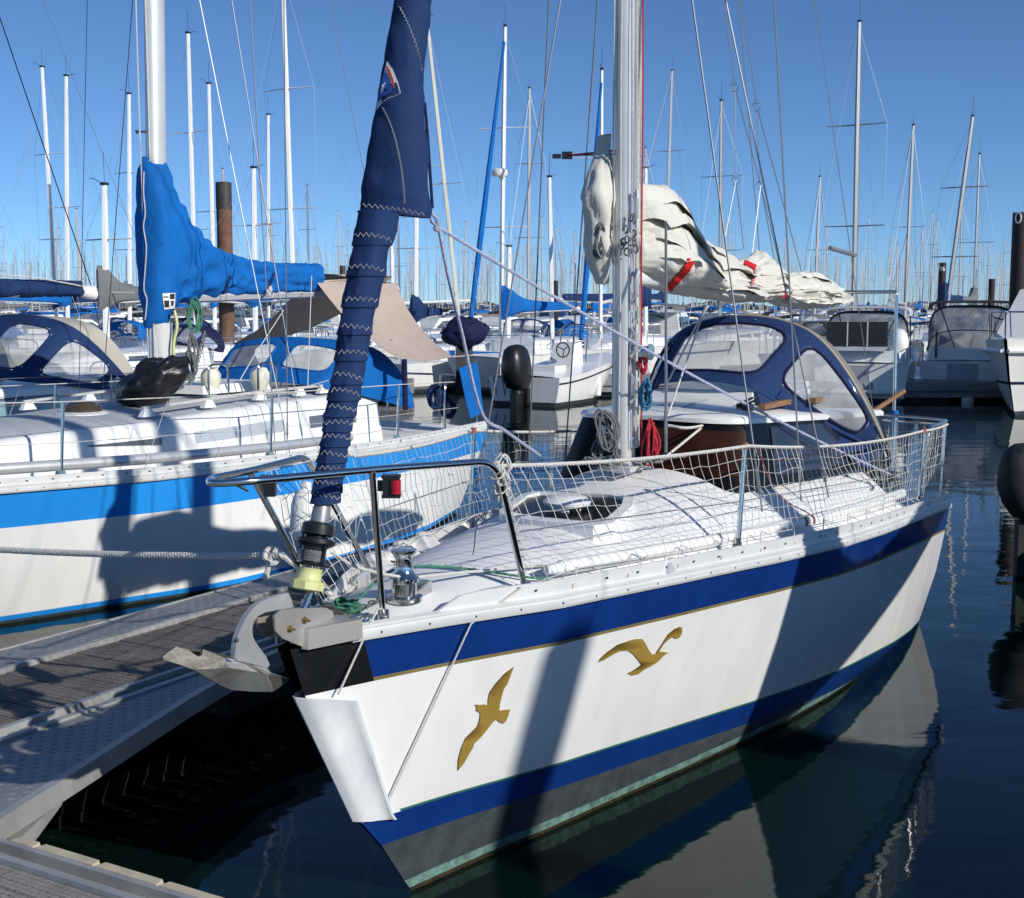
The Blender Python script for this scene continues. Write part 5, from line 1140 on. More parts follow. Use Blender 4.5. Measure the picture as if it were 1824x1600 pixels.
# grey pole along the deck edge
q1 = lambda t: ip(t / 9.8, BS1)
mb = MB(); mb.tube([F1(t, q1(t) - .07, zs1(t) + .165) for t in np.linspace(1.6, 6.6, 12)], .045, 14); sp1 = mb.build('spinnaker_pole', ALU); tag(sp1, 'silver grey pole lying along the deck edge of the azure-banded sailboat', 'pole')
for sd_ in (1, -1):
    tp = []
    for t in (1.2, 3.12, 5.3, 7.4):
        b = F1(t, sd_ * (q1(t) - .03), zs1(t) + .02); e = b + UP * .64 + F1.a * .05; tp.append(e); mb = MB(); mb.tube([b, e], .0135, 10)
        mb.hexa([b + F1.a * x + F1.p * y for x, y in ((-.07, -.03), (.07, -.03), (.07, .03), (-.07, .03))], [b + F1.a * x + F1.p * y + UP * .11 for x, y in ((-.025, -.02), (.025, -.02), (.025, .02), (-.025, .02))])
        mb.build('stanchion', STEEL, r1)
    e0 = F1(-.1, 0, 1.85); e3 = F1(9.0, sd_ * q1(9), 1.62)
    mb = MB(); mb.tube([F1(.6, sd_ * .3, 1.85)] + tp + [e3], .005, 5); mb.tube([F1(.6, sd_ * .33, 1.5)] + [p - UP * .32 for p in tp] + [e3 - UP * .3], .003, 4); mb.build('lifeline', ROPEW, r1)
    mb = MB()
    for t in (2.3, 4.1, 4.9, 6.3):
        x = F1(t, sd_ * (q1(t) - .02), zs1(t) + .66); mb.tube([x + F1.a * -.28 - UP * .55, x - UP * .02, x + F1.a * .24 - UP * .5], .003, 4)
    mb.build('net_lacing', ROPEW, r1)
mb = MB(); mb.tube(fillet([F1(1.2, q1(1.2), 1.2), F1(1.2, q1(1.2), 1.84), F1(-.1, .15, 1.86), F1(-.1, -.15, 1.86), F1(1.2, -q1(1.2), 1.84), F1(1.2, -q1(1.2), 1.2)], .15), .0135, 8); mb.build('pulpit', STEEL, r1)
mb = MB(); mb.tube(fillet([F1(8.6, 1.2, 1.0), F1(8.6, 1.2, 1.65), F1(9.75, 1.0, 1.65), F1(9.75, -1.0, 1.65), F1(8.6, -1.2, 1.65), F1(8.6, -1.2, 1.0)], .15), .0135, 8)
for q in (.95, .4, -.4, -.95): mb.tube([F1(9.72, q, 1.0), F1(9.74, q, 1.65)], .0135, 8)
mb.build('pushpit', STEEL, r1)
# shrouds seen against the sprayhood
mb = MB()
for (u0, v0, u1, v1) in ((512, 794, 508, 300), (541, 794, 487, 460)):
    B = F0.onS(u0, v0, -4.95); T0 = F0.onS(u1, v1, -5.3); d = T0 - B; T = B + d * (1.25 / .35 * 1.0); wire_with_screw(mb, B, T, .006)
for (u0, v0, u1, v1, q0, q1_) in ((42, 772, 78, 480, -5.1, -5.35), (30, 775, 62, 480, -6.6, -6.4), (340, 560, 640, 0, -6.2, -6.2)):
    pass
mb.tube([F1(1.6, .0, 1.35), F1(5.2, 0, 8.5)], .005, 5); mb.tube([F1(1.9, .05, 1.35), F1(5.25, 0, 9.5)], .005, 5)
mb.build('shroud', WIRE, r1)
mb = MB(); mb.tube([G1_(555, 492, -6.03), G1_(548, 690, -5.5)], .006, 5); mb.tube([G1_(548, 688, -5.5), G1_(585, 678, -5.3)], .006, 5); mb.tube([G1_(420, 690, -6.2), G1_(452, 635, -6.2), G1_(505, 553, -6.2)], .006, 5); mb.build('hood_line', ROPEW, r1)
# dark chain-wrapped mast-foot tackle
mb = MB(); mb.tube([G1_(332, 712, -6.1), G1_(350, 640, -6.1), G1_(365, 590, -6.1)], .012, 6)
for k in range(16): c = G1_(332 + 33 * k / 16, 712 - 122 * k / 16, -6.1); mb.tube([c + V((math.cos(x) * .025, .01, math.sin(x) * .02)) for x in np.linspace(0, 6.28, 7)], .006, 4)
mb.build('vang_tackle', ROPEK, r1)
# black bag on deck
def lump(c, rx, ry, rz, seed, n=40, amp=.12, fr=3):
    rows = []
    for i in range(n + 1):
        th = math.pi * i / n; row = []
        for k in range(n):
            ph = 2 * math.pi * k / n; d = V((math.sin(th) * math.cos(ph), math.sin(th) * math.sin(ph), math.cos(th)))
            f = 1 + amp * (1.2 * noise.noise(d * fr * .5 + V((seed, 0, 0))) + .8 * (.3 - abs(noise.noise(d * fr + V((seed, 3, 0))))) + .35 * (.3 - abs(noise.noise(d * fr * 2.6 + V((seed, 3, 0))))))
            row.append(c + V((d.x * rx, d.y * ry, d.z * rz)) * f)
        rows.append(row)
    return MB().grid(rows, closed=True)
c = G1_(266, 694, -5.95); ct_ = F1.inv(c); c = F1(ct_[0], ct_[1], LB['ct'](ct_[0]) + .23)
bag = lump(c + UP * .02, .29, .27, .26, 2, amp=.25)
bag.v = [p + V((.42 * max(0, (p.z - c.z + .08)), 0, .55 * max(0, (p.x - c.x) * .5))) for p in bag.v]
bo = bag.build('bag', BAGM, None, 70); tag(bo, 'bulging black drawstring sack lying on the coachroof by the mast of the left sailboat', 'bag')
k_ = c + V((.22, -.02, .36)); mb = MB(); mb.ball(k_, .05, 10, (1.2, 1, .8)); mb.tube([k_ + V((math.cos(x) * .05, math.sin(x) * .05, -.02)) for x in np.linspace(0, 6.28, 12)], .012, 5); mb.build('drawstring', BLK, bo) if False else None
# navy cover on the stern post, blue cloth on the line
c = G1_(826, 592, -5.0); ob = lump(c, .24, .2, .17, 8, amp=.22, fr=2.5).build('outboard_cover', NAVYD, None, 70); tag(ob, 'dark navy canvas bundle tied on a post above the stern of the left sailboat', 'cover')
strap_c = MB().tube([G1_(812, 575, -5.2), G1_(809, 590, -5.2), G1_(815, 603, -5.2)], .008, 5); strap_c.build('cover_tie', ROPEW, r1)
MB().hexa(*[[F1.o * 0 + p for p in [G1_(u, v, q) for u, v, q in L_]] for L_ in ([(812, 700, -5.2), (842, 700, -5.2), (842, 700, -5.0), (812, 700, -5.0)], [(812, 605, -5.2), (842, 605, -5.2), (842, 605, -5.0), (812, 605, -5.0)])]).build('stern_post', PILET, r1)
tw = MB().grid([[G1_(u + 1.5 * math.sin(j * 2 + i), v, -4.9 + .015 * math.sin(j * 1.3 + i * .5)) for j, (u, v) in enumerate(r_)] for i, r_ in enumerate([[(817, 656), (825, 653), (833, 650), (841, 648), (848, 646)], [(822, 685), (830, 683), (838, 682), (845, 678), (854, 676)], [(828, 715), (835, 714), (842, 712), (849, 708), (858, 708)], [(838, 746), (846, 742), (852, 738), (858, 738), (864, 740)]])])
tw = solid(tw, .004).build('towel', BLUEC, None, 60); tag(tw, 'bright blue cloth pegged on the line above the stern of the left sailboat', 'cloth')
for u, v, w in ((775, 705, 14), (800, 725, 18)):
    mb = MB(); coil(mb, G1_(u, v, -5.2), V((1, 0, 0)), UP, .12, .13, 5, .014, u); mb.build('rope_coil', NAVYC, r1)
MB().tube([G1_(720, 640, -4.9), G1_(722, 730, -4.9)], .03, 8).build('flag_roll', NAVYD, r1)
# ================================================================ the navy-hooded yacht at the far left, and the off-frame neighbour
F2 = Fr(F0(.1, -9.9, 0), 60)
M1 = cruiser(F2, 'sailboat', 'white sailboat with navy sprayhood and navy boom cover at the left edge of the photo', L=10, B=1.5, zb=1.25, zst=1.1, band=None, mastH=13.5, mr=.085, cov=None, hood=None, boom=4.15, boomz=2.58, ch=1.15, coach=(.14, .78))
r2 = M1['root']
cover(F2, 5.2, 2.62, 2.62, .05, .05, .3, w=.14, w2=.10, hz=.20, hz2=.14, n=60, m=24, crumple=.03, seed=9, front=.1, drop=.0).build('sail_cover', NAVYC, r2, 60)
mb = MB(); MB().tube([F2(7.85, 0, 2.68), F2(8.05, 0, 2.64)], .075, 10).build('boom_end', WHITEP, r2); mb.tube([F2(8.03, 0, 2.7), M1['W1'](.99, 0)], .007, 5); mb.tube([F2(8.0, .03, 2.66), F2(8.3, .03, 1.3)], .006, 5); mb.build('topping_lift', BLK, r2)
mb = MB(); mb.tube(spline([F2(6.5, .12, 2.86), F2(7.0, .13, 2.84), F2(7.5, .12, 2.78), F2(7.8, .1, 2.74)], 6), .009, 5); mb.build('cover_lacing', ROPEW, r2)
h2 = Hood(F2, 7.75, 6.1, 6.85, 1.05, 1.42, 1.70, 2.40, drop=.14); hw2 = ((6, 14, .2, .8), (18, 42, .15, .84), (52, 86, .16, .84), (94, 128, .16, .84)); hb2 = solid(h2.front(90, 14, hw2), .005).build('sprayhood', NAVYS, r2, 60); solid(h2.top(36, 3), .005).build('sprayhood_top', mat('cream_hood_top', (.45, .42, .36), .8), hb2, 60)
h2.dress(hb2, NAVYS, hw2)
side_window(F2, 4.2, 6.6, M1['cw'], M1['zs'], M1['ct'], .30, .70, .12, 1, 0, off=.012).build('window', mat('sea_green_window', (.20, .33, .36), .12, coat=.4), M1['coach'])
F3 = Fr(F0(-.0, 4.9, 0), 60)
M3 = cruiser(F3, 'sailboat', 'white sailboat with blue sail cover moored just beyond the right edge of the photo', L=9.5, B=1.4, zb=1.2, mastH=12, mt=.29, cov=None, hood=None, boom=None, pulpit=False, spread=1)
MB().tube([F3(2.8, 0, 2.12), F3(6.6, 0, 3.05)], .06, 8).build('boom', MASTW, M3['root'])
cover(F3, 2.62, 2.14, 3.7, .93, .75, .45, w=.2, w2=.12, hz=.42, hz2=.24, n=50, m=20, crumple=.03, seed=3, front=.2, drop=.1).build('sail_cover', BLUEC, M3['root'])
# ================================================================ piles
def pile(p, rad_, H, m, mtop, label, top=None, cap=.0, num=None):
    r_ = thing('mooring_pile', at_point(p), label, 'pile', 'steel mooring piles of the marina')
    b = V((p[0], p[1], -.6)); MB().tube([b, b + UP * (H + .6 - cap)], rad_, 20).build('shaft', m, r_)
    if cap: MB().lathe(b + UP * (H + .6 - cap), UP, [(rad_ * 1.03, 0), (rad_ * 1.03, cap), (rad_ * .9, cap + .02), (0, cap + .02)], 20).build('sleeve', mtop, r_)
    if num:
        cu = bpy.data.curves.new('pile_number', 'FONT'); cu.body = num[0]; cu.size = num[1]; cu.align_x = 'CENTER'; cu.extrude = .004
        o = bpy.data.objects.new('pile_number', cu); scene.collection.objects.link(o); me = bpy.data.meshes.new_from_object(o); bpy.data.objects.remove(o); me.materials.clear(); me.materials.append(WHT)
        vd_ = V((p[0], p[1], 0)).normalized(); x_ = V((vd_.y, -vd_.x, 0)); o = bpy.data.objects.new('pile_number', me); scene.collection.objects.link(o)
        for v_ in me.vertices:
            an = v_.co.x / rad_; v_.co = (V((p[0], p[1], num[2])) + x_ * (rad_ * 1.035 + v_.co.z) * math.sin(an + num[3]) - vd_ * (rad_ * 1.035 + v_.co.z) * math.cos(an + num[3]) + UP * v_.co.y) - r_.location
        o.parent = r_; ROOT[o.name] = ROOT[r_.name]
def upile(u, vtop, w, Y, m, mtop, label, cap=0, num=None):
    X = (u - 912) / FPX * Y; c = onY(u, vtop, Y); pile((c.x, c.y), w / 2 / FPX * Y, c.z, m, mtop, label, cap=cap, num=num)
upile(398, 326, 27, 36, PILEB, PILET, 'tall rust-brown pile behind the blue boom cover on the left', cap=.72)
upile(1820, 379, 30, 34, PILED, PILED, 'tall dark pile cut by the right edge of the photo', num=('0', .42, 4.62, -.35))
upile(1679, 468, 13, 62, PILED, PILED, 'black pile numbered 26 behind the cabin cruiser', num=('26', .30, 4.15, -.05))
upile(1767, 497, 11, 66, PILED, PILED, 'short dark pile right of the leaning grey masts', cap=0)
upile(990, 500, 9, 60, PILED, PILED, 'thin dark pile just right of the short white mast in the centre')
upile(610, 474, 10, 70, PILEB, PILET, 'small pile showing its top above the tan awning', cap=.5)
upile(845, 532, 7, 85, PILED, PILED, 'small dark pile left of the blue furled genoa in the centre')
upile(902, 520, 7, 85, PILED, PILED, 'small dark pile right behind the tall radar mast')
pile((F0(-.47, 9.9, 0).x, F0(-.47, 9.9, 0).y), .145, 5.7, PILEB, PILET, 'brown pile outside the photo on the right whose shadow crosses the front hull', cap=.6)
# ================================================================ motor boats
def outboard(name, F, c, m, parent, s=1.0, label=None, tilt=0):
    c = V(c); body = []
    for z, l, w, dx in ((-.06, .12, .10, 0), (0, .10, .07, 0), (.03, .20, .15, 0), (.15, .27, .19, .02), (.32, .30, .20, .05), (.50, .28, .185, .06), (.64, .24, .15, .07), (.71, .15, .09, .06), (.73, .02, .02, .04)):
        body.append([c + F.a * s * (dx + l * math.copysign(abs(math.cos(a)) ** .7, math.cos(a))) + F.p * s * w * math.copysign(abs(math.sin(a)) ** .8, math.sin(a)) + UP * s * z for a in np.linspace(0, 6.283, 17)[:-1]])
    r_ = MB().grid(body, closed=True, cap=True).build(name, m, parent, 60)
    MB().hexa([c + F.a * s * x + F.p * s * y - UP * .75 * s for x, y in ((-.05, -.03), (.16, -.03), (.16, .03), (-.05, .03))], [c + F.a * s * x + F.p * s * y for x, y in ((-.10, -.06), (.16, -.06), (.16, .06), (-.10, .06))]).build('engine_leg', m, r_)
    MB().lathe(c - UP * .82 * s - F.a * .12 * s, F.a, [(.02, 0), (.055, .08), (.06, .3), (.02, .42)], 10).build('gearcase', m, r_)
    MB().box(c - F.a * .17 * s + UP * -.12 * s, (.07 * s, .12 * s, .14 * s), (F.a, F.p, UP)).build('clamp_bracket', BLK, r_)
    return r_
def motorboat(F, label, L, B, zb, zst, top=GEL, band=None, bandw=.05, bandtop=.1):
    r_ = thing('motorboat', F, label, 'motorboat')
    zs = lambda t: zb - (zb - zst) * sm(t / L)
    BS = [(0, .04), (.08, .35 * B), (.2, .68 * B), (.4, .95 * B), (.7, B), (1, .97 * B)]; BW = [(0, 0), (.15, .3 * B), (.35, .7 * B), (.6, .84 * B), (1, .84 * B)]
    lv = [lambda t: zs(t), lambda t: zs(t) - bandtop, lambda t: zs(t) - bandtop - bandw, lambda t: .45 * zs(t), lambda t: .10, lambda t: -.1]
    hull(F, BS, BW, zs, [(-.5, 1.6), (0, .9), (zb * .5, .35), (zb, 0)], [(-.5, L), (zst, L)], lv, lambda u, k: [0, 1, 0, 0, 2, 2][k], nu=24, g=.7, keel=-.3).build('hull', [top, band or top, ANTIF], r_, 35)
    deck(F, BS, zs, L, 0, nt=20, ns=9, camber=.05, dz=.0).build('deck', top, r_)
    return r_, zs, BS
def rub(F, r_, zs, BS, L, m, dz=-.02, rr=.025):
    for s_ in (1, -1): MB().tube([F(t, s_ * (ip(t / L, BS) + .01), zs(t) + dz) for t in np.linspace(.02, L, 16)], rr, 6).build('rubbing_strake', m, r_)
# centre: open boat with black outboard, stern to the camera
sc = onZ(940, 722, 0); F4 = Fr((sc.x + .5 * 4.7, sc.y + .866 * 4.7), 240)
r4, z4, B4 = motorboat(F4, 'open white motorboat with large black outboard and steering wheel, behind the netting', 4.9, 1.05, 1.15, .72)
rub(F4, r4, z4, B4, 4.9, BLK, -.14, .018)
outboard('outboard_engine', F4, F4(5.2, .0, .42), BLK, r4, 1.55)
MB().hexa([F4(2.3, -.35, .9), F4(2.3, .35, .9), F4(3.0, .35, .9), F4(3.0, -.35, .9)], [F4(2.3, -.30, 1.55), F4(2.3, .30, 1.55), F4(2.75, .30, 1.5), F4(2.75, -.30, 1.5)]).build('console', WHITEP, r4)
c = F4(2.98, -.12, 1.35); w4 = MB().tube([c + F4.p * math.cos(x) * .19 + UP * math.sin(x) * .19 + F4.a * .05 for x in np.linspace(0, 6.28, 22)], .018, 6); 
for x in (.5, 2.6, 4.7): w4.tube([c, c + F4.p * math.cos(x) * .19 + UP * math.sin(x) * .19 + F4.a * .05], .014, 5)
w4.build('steering_wheel', BLK, r4)
MB().tube(fillet([F4(2.3, -.4, .9), F4(2.1, -.4, 2.0), F4(2.1, .4, 2.0), F4(2.3, .4, .9)], .2), .02, 8).build('console_rail', STEEL, r4)
MB().box(F4(3.7, 0, .85), (.3, .4, .12), (F4.a, F4.p, UP)).build('seat', WHITEP, r4)
mb = MB(); mb.tube(fillet([F4(4.9, .55, .25), F4(5.05, .55, .72), F4(5.05, .8, .72), F4(4.9, .8, .25)], .05), .014, 6); mb.build('boarding_ladder', STEEL, r4)
fe = 0
for u, v in ((1052, 690), (1064, 688)):
    p = onY(u, v, sc.y + 1.4); o = MB().lathe(p, UP, [(.02, -.30), (.10, -.24), (.11, 0), (.10, .24), (.02, .30), (.02, .36)], 12).build('fender', WHITEP); tag(o, ['white fender hanging beside the open motorboat, left of its pair', 'white fender hanging beside the open motorboat, right of its pair'][fe], 'fender', 'white fenders by the open motorboat'); fe += 1
# right: cabin cruiser seen from astern
def cruiser_stern(F, label, L, B, zst, zc, bim, bimm):
    r_, zs, BS = motorboat(F, label, L, B, zst + .35, zst, GEL2)
    MB().hexa([F(L * .2, -B * .6, zst + .2), F(L * .2, B * .6, zst + .2), F(L * .60, B * .80, zst), F(L * .60, -B * .80, zst)], [F(L * .36, -B * .5, zst + .75), F(L * .36, B * .5, zst + .75), F(L * .56, B * .66, zst + .7), F(L * .56, -B * .66, zst + .7)]).build('cabin', GEL, r_)
    def hoop_(t, w, zlo, ztop, n=24): return [F(t + .06 * abs(math.cos(math.pi * i / n)), w * math.copysign(abs(math.cos(math.pi * i / n)) ** .45, math.cos(math.pi * i / n)), zlo + (ztop - zlo) * math.sin(math.pi * i / n) ** .35) for i in range(n + 1)]
    cu_ = [hoop_(L * .80, B * .84, zst + .25, zc - .06), hoop_(L * .82, B * .84 * .8, zst + .27, zc - .35), hoop_(L * .83, B * .4, zst + .3, zst + .6)]
    lo_ = [F(L * .87, B * .88 * (1 - 2 * i / 24), zst + .28) for i in range(25)]; up_ = cu_[0]; md_ = [a.lerp(b, .45) for a, b in zip(lo_, up_)]
    s_ = MB().grid([lo_, md_, up_]).build('cockpit_curtain', mat('smoky_vinyl', (.20, .21, .23), .12, var=.45, scale=2.2, coat=.5, alpha=.88), r_, 60)
    mb = MB(); mb.tube(up_, .035, 6); mb.tube(md_, .016, 5); mb.tube([F(L * .87, B * .88, zst + .28), F(L * .87, -B * .88, zst + .28)], .02, 5)
    for i in (8, 16): mb.tube([lo_[i], md_[i], up_[i]], .014, 5)
    mb.build('curtain_frame', BLK, s_)
    if bim:
        b = []
        for j in range(7): x = j / 6; b.append([p - F.a * (1.7 * (1 - x) - .12) + UP * (.05 * math.sin(math.pi * x) + .03) for p in hoop_(L * .80, B * .86, zc - .22, zc)])
        g = solid(MB().grid(b), .025).build('bimini', bimm, r_, 60); mb = MB()
        for s2 in (1, -1): mb.tube([F(L * .60, s2 * B * .8, zc - .14), F(L * .72, s2 * B * .88, zst + .05)], .018, 6)
        mb.build('bimini_frame', BLK, g)
    MB().hexa([F(L - .9, -B * .85, zst), F(L - .9, B * .85, zst), F(L - .1, B * .8, zst), F(L - .1, -B * .8, zst)], [F(L - .85, -B * .82, zst + .35), F(L - .85, B * .82, zst + .35), F(L - .15, B * .74, zst + .32), F(L - .15, -B * .74, zst + .32)]).build('stern_bench', WHITEP, r_)
    MB().box(F(L + .005, B * .12, zst * .62), (.012, B * .30, zst * .33), (F.a, F.p, UP)).build('transom_door', mat('frosted_door', (.34, .36, .40), .3, coat=.3), r_)
    MB().hexa([F(L, -B * .85, .26), F(L, B * .85, .26), F(L + .5, B * .8, .26), F(L + .5, -B * .8, .26)], [F(L, -B * .85, .33), F(L, B * .85, .33), F(L + .5, B * .8, .33), F(L + .5, -B * .8, .33)]).build('swim_platform', GEL2, r_)
    mb = MB()
    for s2 in (1, -1): mb.tube(fillet([F(L - .05, s2 * B * .9, zst), F(L - .05, s2 * B * .9, zst + .4), F(L - 1.6, s2 * B * .95, zst + .45), F(L - 1.6, s2 * B * .95, zst)], .1), .014, 6)
    mb.build('stern_rail', STEEL, r_)
    return r_, zs, BS
sx = onZ(1722, 712, 0); F5 = Fr((sx.x + .36 * 7, sx.y + .93 * 7), 249)
r5, z5, B5 = cruiser_stern(F5, 'cream cabin cruiser with black-edged canopy, stern towards the camera', 7.0, 1.32, 1.02, 2.55, True, DKGC)
for s2 in (.85, -.85): MB().tube(fillet([F5(7.0, s2, 1.1), F5(7.0, s2, 1.75), F5(6.8, s2, 1.8)], .1), .03, 6).build('davit_post', BLK, r5)
p5 = onY(1600, 632, sx.y - .4); F5b = Fr((p5.x, p5.y), 249)
r5b, z5b, B5b = motorboat(Fr((p5.x + 1.5, p5.y + 3.9), 249), 'small white dinghy with a big white outboard, left of the canopied cabin cruiser', 3.9, .62, .75, .55)
outboard('outboard_engine', F5b, V((p5.x, p5.y, .85)), WHITEP, r5b, 1.45)
s6 = onZ(1530, 716, 0); F6 = Fr((s6.x + .36 * 7.2, s6.y + .93 * 7.2), 249)
r6, z6, B6 = cruiser_stern(F6, 'white boat with a black slatted solar panel across its stern', 7.2, 1.25, 1.0, 2.40, True, mat('pale_canopy', (.5, .5, .5), .7))
mb = MB(); c = onY(1527, 595, s6.y - .2); x_ = V((1, .03, 0)); hw, hh = 54 / FPX * s6.y, 22 / FPX * s6.y
for k in range(8): z = -hh + (k + .5) * hh / 4; mb.box(c + UP * z, (hw, .012, hh / 4 * .42))
sp6 = mb.build('solar_panel', SOLAR, r6); MB().box(c + V((0, .03, 0)), (hw, .008, hh)).build('panel_backing', mat('panel_backing_grey', (.25, .26, .3), .5), r6)
mb = MB()
for k in (-.33, .33): mb.box(c + x_ * hw * k + V((0, -.016, 0)), (.018, .006, hh))
mb.box(c - UP * (hh + .06) + V((.1, 0, 0)), (hw * .9, .05, .05)); mb.build('panel_frame', MATS['frosted_door'], r6)
# right edge: bow of a larger motorboat pointing at the camera
bw = onZ(1778, 742, 0); F7 = Fr((bw.x - .1, bw.y - .5), 52)
r7, z7, B7 = motorboat(F7, 'large white motorboat with dark stripe, its rounded bow at the right edge', 10, 1.65, 1.75, 1.25, GEL2, NAVYD, .07, .95)
rub(F7, r7, z7, B7, 10, WHITEP, -.25, .05)
mb = MB(); pts = [F7(t, ip(t / 10, B7) - .06, z7(t) + .62) for t in np.linspace(.0, 5, 10)]; mb.tube(pts, .02, 6); mb.tube([F7(t, -ip(t / 10, B7) + .06, z7(t) + .62) for t in np.linspace(.0, 5, 10)], .02, 6)
for t in (.1, 1.2, 2.5, 4, 5):
    for s2 in (1, -1): mb.tube([F7(t + .1, s2 * (ip(t / 10, B7) - .04), z7(t)), F7(t, s2 * (ip(t / 10, B7) - .06), z7(t) + .62)], .016, 6)
mb.build('bow_rail', STEEL, r7)
MB().hexa([F7(2.0, -.9, 1.7), F7(2.0, .9, 1.7), F7(6, 1.3, 1.6), F7(6, -1.3, 1.6)], [F7(3.6, -.8, 2.9), F7(3.6, .8, 2.9), F7(6, 1.1, 3.0), F7(6, -1.1, 3.0)]).build('cabin', GEL, r7)
MB().tube([F7(1.8, 0, 1.8), F7(3.4, 0, 4.2)], .03, 6).build('foredeck_canvas_pole', MASTW, r7)
# tender whose dark engine cowl just enters at the right edge
fd = onZ(1838, 1035, 0); F8 = Fr((fd.x + 3.1, fd.y + .15), 180)
r8, z8, B8 = motorboat(F8, 'small grey tender mostly outside the right edge, its dark outboard cowl showing', 2.7, .62, .55, .45, mat('grey_hypalon', (.14, .145, .15), .6))
rub(F8, r8, z8, B8, 2.7, MATS['grey_hypalon'], .0, .13)
outboard('outboard_engine', F8, F8(3.0, .1, .52), RUB, r8, 1.0)
# long cross pontoons
YC = sx.y - .9
def crossp(x0, x1, y0, label, leg=None):
    CP = thing('cross_pontoon', at_point((x0, y0)), label, 'pontoon')
    b = lambda ya, yb, za, zb: ([V((x0, ya, za)), V((x1, ya, za)), V((x1, yb, za)), V((x0, yb, za))], [V((x0, ya, zb)), V((x1, ya, zb)), V((x1, yb, zb)), V((x0, yb, zb))])
    MB().hexa(*b(y0, y0 + 1.9, .12, .52)).build('decking', BRD, CP)
    MB().hexa(*b(y0 - .06, y0 - .003, .30, .50)).build('edge_rail', mat('dull_edge_rail', (.30, .30, .31), .5, metal=.4), CP)
    if leg: MB().tube([V((leg, y0 - .1, -.5)), V((leg, y0 - .1, .12))], .16, 14).build('pontoon_leg', FENDM, CP)
    x = x0 + 1
    while x < x1 - 1: MB().box(V((x, y0 + .95, -.02)), (.9, .8, .135)).build('float', MATS['grey_float'], CP); x += 4
crossp(5.6, 44, YC, 'long low pontoon with pale leg in front of the motorboats on the right', onY(1722, 700, YC).x)
crossp(-15, -2.7, YC, 'low grey pontoon beyond the stern of the left sailboat')
crossp(1.9, 5.0, YC + 2.2, 'short pontoon stub right of the open motorboat')
# ================================================================ yachts one can tell apart in the middle distance
def mboat(u, vb, ut, vt, Y, deg, label, L=9, cov=BLUEC, genoa=None, hood=BLUEC, band=None, radar=False, spread=2, mr=None, boom=3.3, boomz=2.6, mt=.4, mm=MASTW, fr=1.2, detail=0, **k):
    pb = onY(u, vb, Y); pt_ = onY(ut, vt, Y); zt = pt_.z; a = V((math.cos(rad(deg)), math.sin(rad(deg)), 0)); p = V((a.y, -a.x, 0))
    slope = (pt_.x - pb.x) / (pt_.z - pb.z); base = V((pb.x - slope * (pb.z - 1.5), Y, 0)); dx = slope * (zt - 1.5)
    F = Fr((base.x - a.x * L * mt, base.y - a.y * L * mt), deg)
    return cruiser(F, 'sailboat', label, L=L, B=L * .155, zb=fr, zst=fr - .15, band=band, mastH=zt, mt=mt, mr=mr or .075, mlean=dx * p.x, mrake=dx * a.x, cov=cov, genoa=genoa, hood=hood, radar=radar, spread=spread, boom=boom, boomz=boomz, mastm=mm, detail=detail, wire=.0032 * max(1, Y / 45), pulpit=True, **k)
mboat(97, 500, 75, 120, 50, 60, 'sailboat with a grey mast topped by a white light, leftmost tall mast', cov=NAVYC, hood=NAVYS)
mboat(120, 500, 118, 136, 47, 240, 'sailboat with a straight white mast and one spreader, second tall mast from the left', spread=1, cov=BLUEC)
mboat(231, 520, 230, 168, 48, 60, 'sailboat with a white mast standing just left of the blue-covered mast', cov=GREYC, hood=NAVYS)
mboat(345, 430, 335, 60, 44, 240, 'sailboat with a tall white mast directly right of the blue-covered mast', genoa=None, cov=NAVYC)
mboat(380, 470, 372, 150, 47, 60, 'sailboat with a white mast just left of the rust-brown pile', spread=1)
mboat(478, 490, 478, 205, 58, 240, 'sailboat with a shorter white mast left of the very tall mast by the awning', cov=NAVYC, spread=1)
mboat(521, 480, 503, -60, 40, 60, 'sailboat with the very tall mast rising behind the tan awning', L=10, cov=None, hood=None)
mboat(741, 480, 743, 150, 43, 60, 'sailboat with navy mast cover standing just right of the furled navy jib', cov=NAVYC, hood=NAVYS, covh=.45, boom=1.6, boomz=2.1)
mboat(817, 550, 760, 30, 41, 240, 'sailboat with an old leaning cream mast right of the furled jib', L=7.5, fr=1.0, cov=None, hood=None, mm=mat('cream_mast_paint', (.62, .58, .48), .5), boom=None, spread=1, mr=.06)
mboat(893, 540, 900, 48, 45, 75, 'sailboat with white radar dome on its mast and royal blue furled genoa', L=10, genoa=BLUEC, cov=None, radar=True, band=None, hood=NAVYS, mr=.085)
mboat(984, 600, 979, 316, 41, 240, 'low white motor-sailer with a short thick white mast in the centre', L=8, cov=None, hood=None, boom=None, spread=0, mr=.07, windows=True)
mboat(1070, 540, 1072, 125, 42, 77, 'sailboat with bright blue furled genoa just left of the front mast', L=9.5, genoa=BLUEC, cov=None, hood=None, spread=2)
mboat(1283, 480, 1285, 180, 52, 60, 'sailboat with a thin grey mast rising behind the cream mainsail', cov=GREYC, mm=MASTA)
mboat(1522, 500, 1531, 40, 44, 240, 'sailboat with a tall dark grey mast and two spreaders, right of the front boom', L=10.5, cov=None, hood=GREYC, mm=MASTA, mr=.10, boomz=4.2, boom=2.9)
mboat(1693, 500, 1733, 208, 50, 60, 'sailboat with a grey mast leaning right beside the pile numbered 26', L=9, mm=MASTA, cov=NAVYC, mr=.10)
mboat(1736, 500, 1745, 275, 60, 240, 'sailboat with a slim upright grey mast right of the leaning one', mm=MASTA, cov=GREYC, spread=1, mr=.07)
mboat(905, 560, 907, 440, 40, 20, 'small sailboat with short mast and a bunched bright blue boom cover in the centre', L=7, cov=BLUEC, boomz=2.3, spread=0, boom=2.3, hood=None, band=BLUEC)
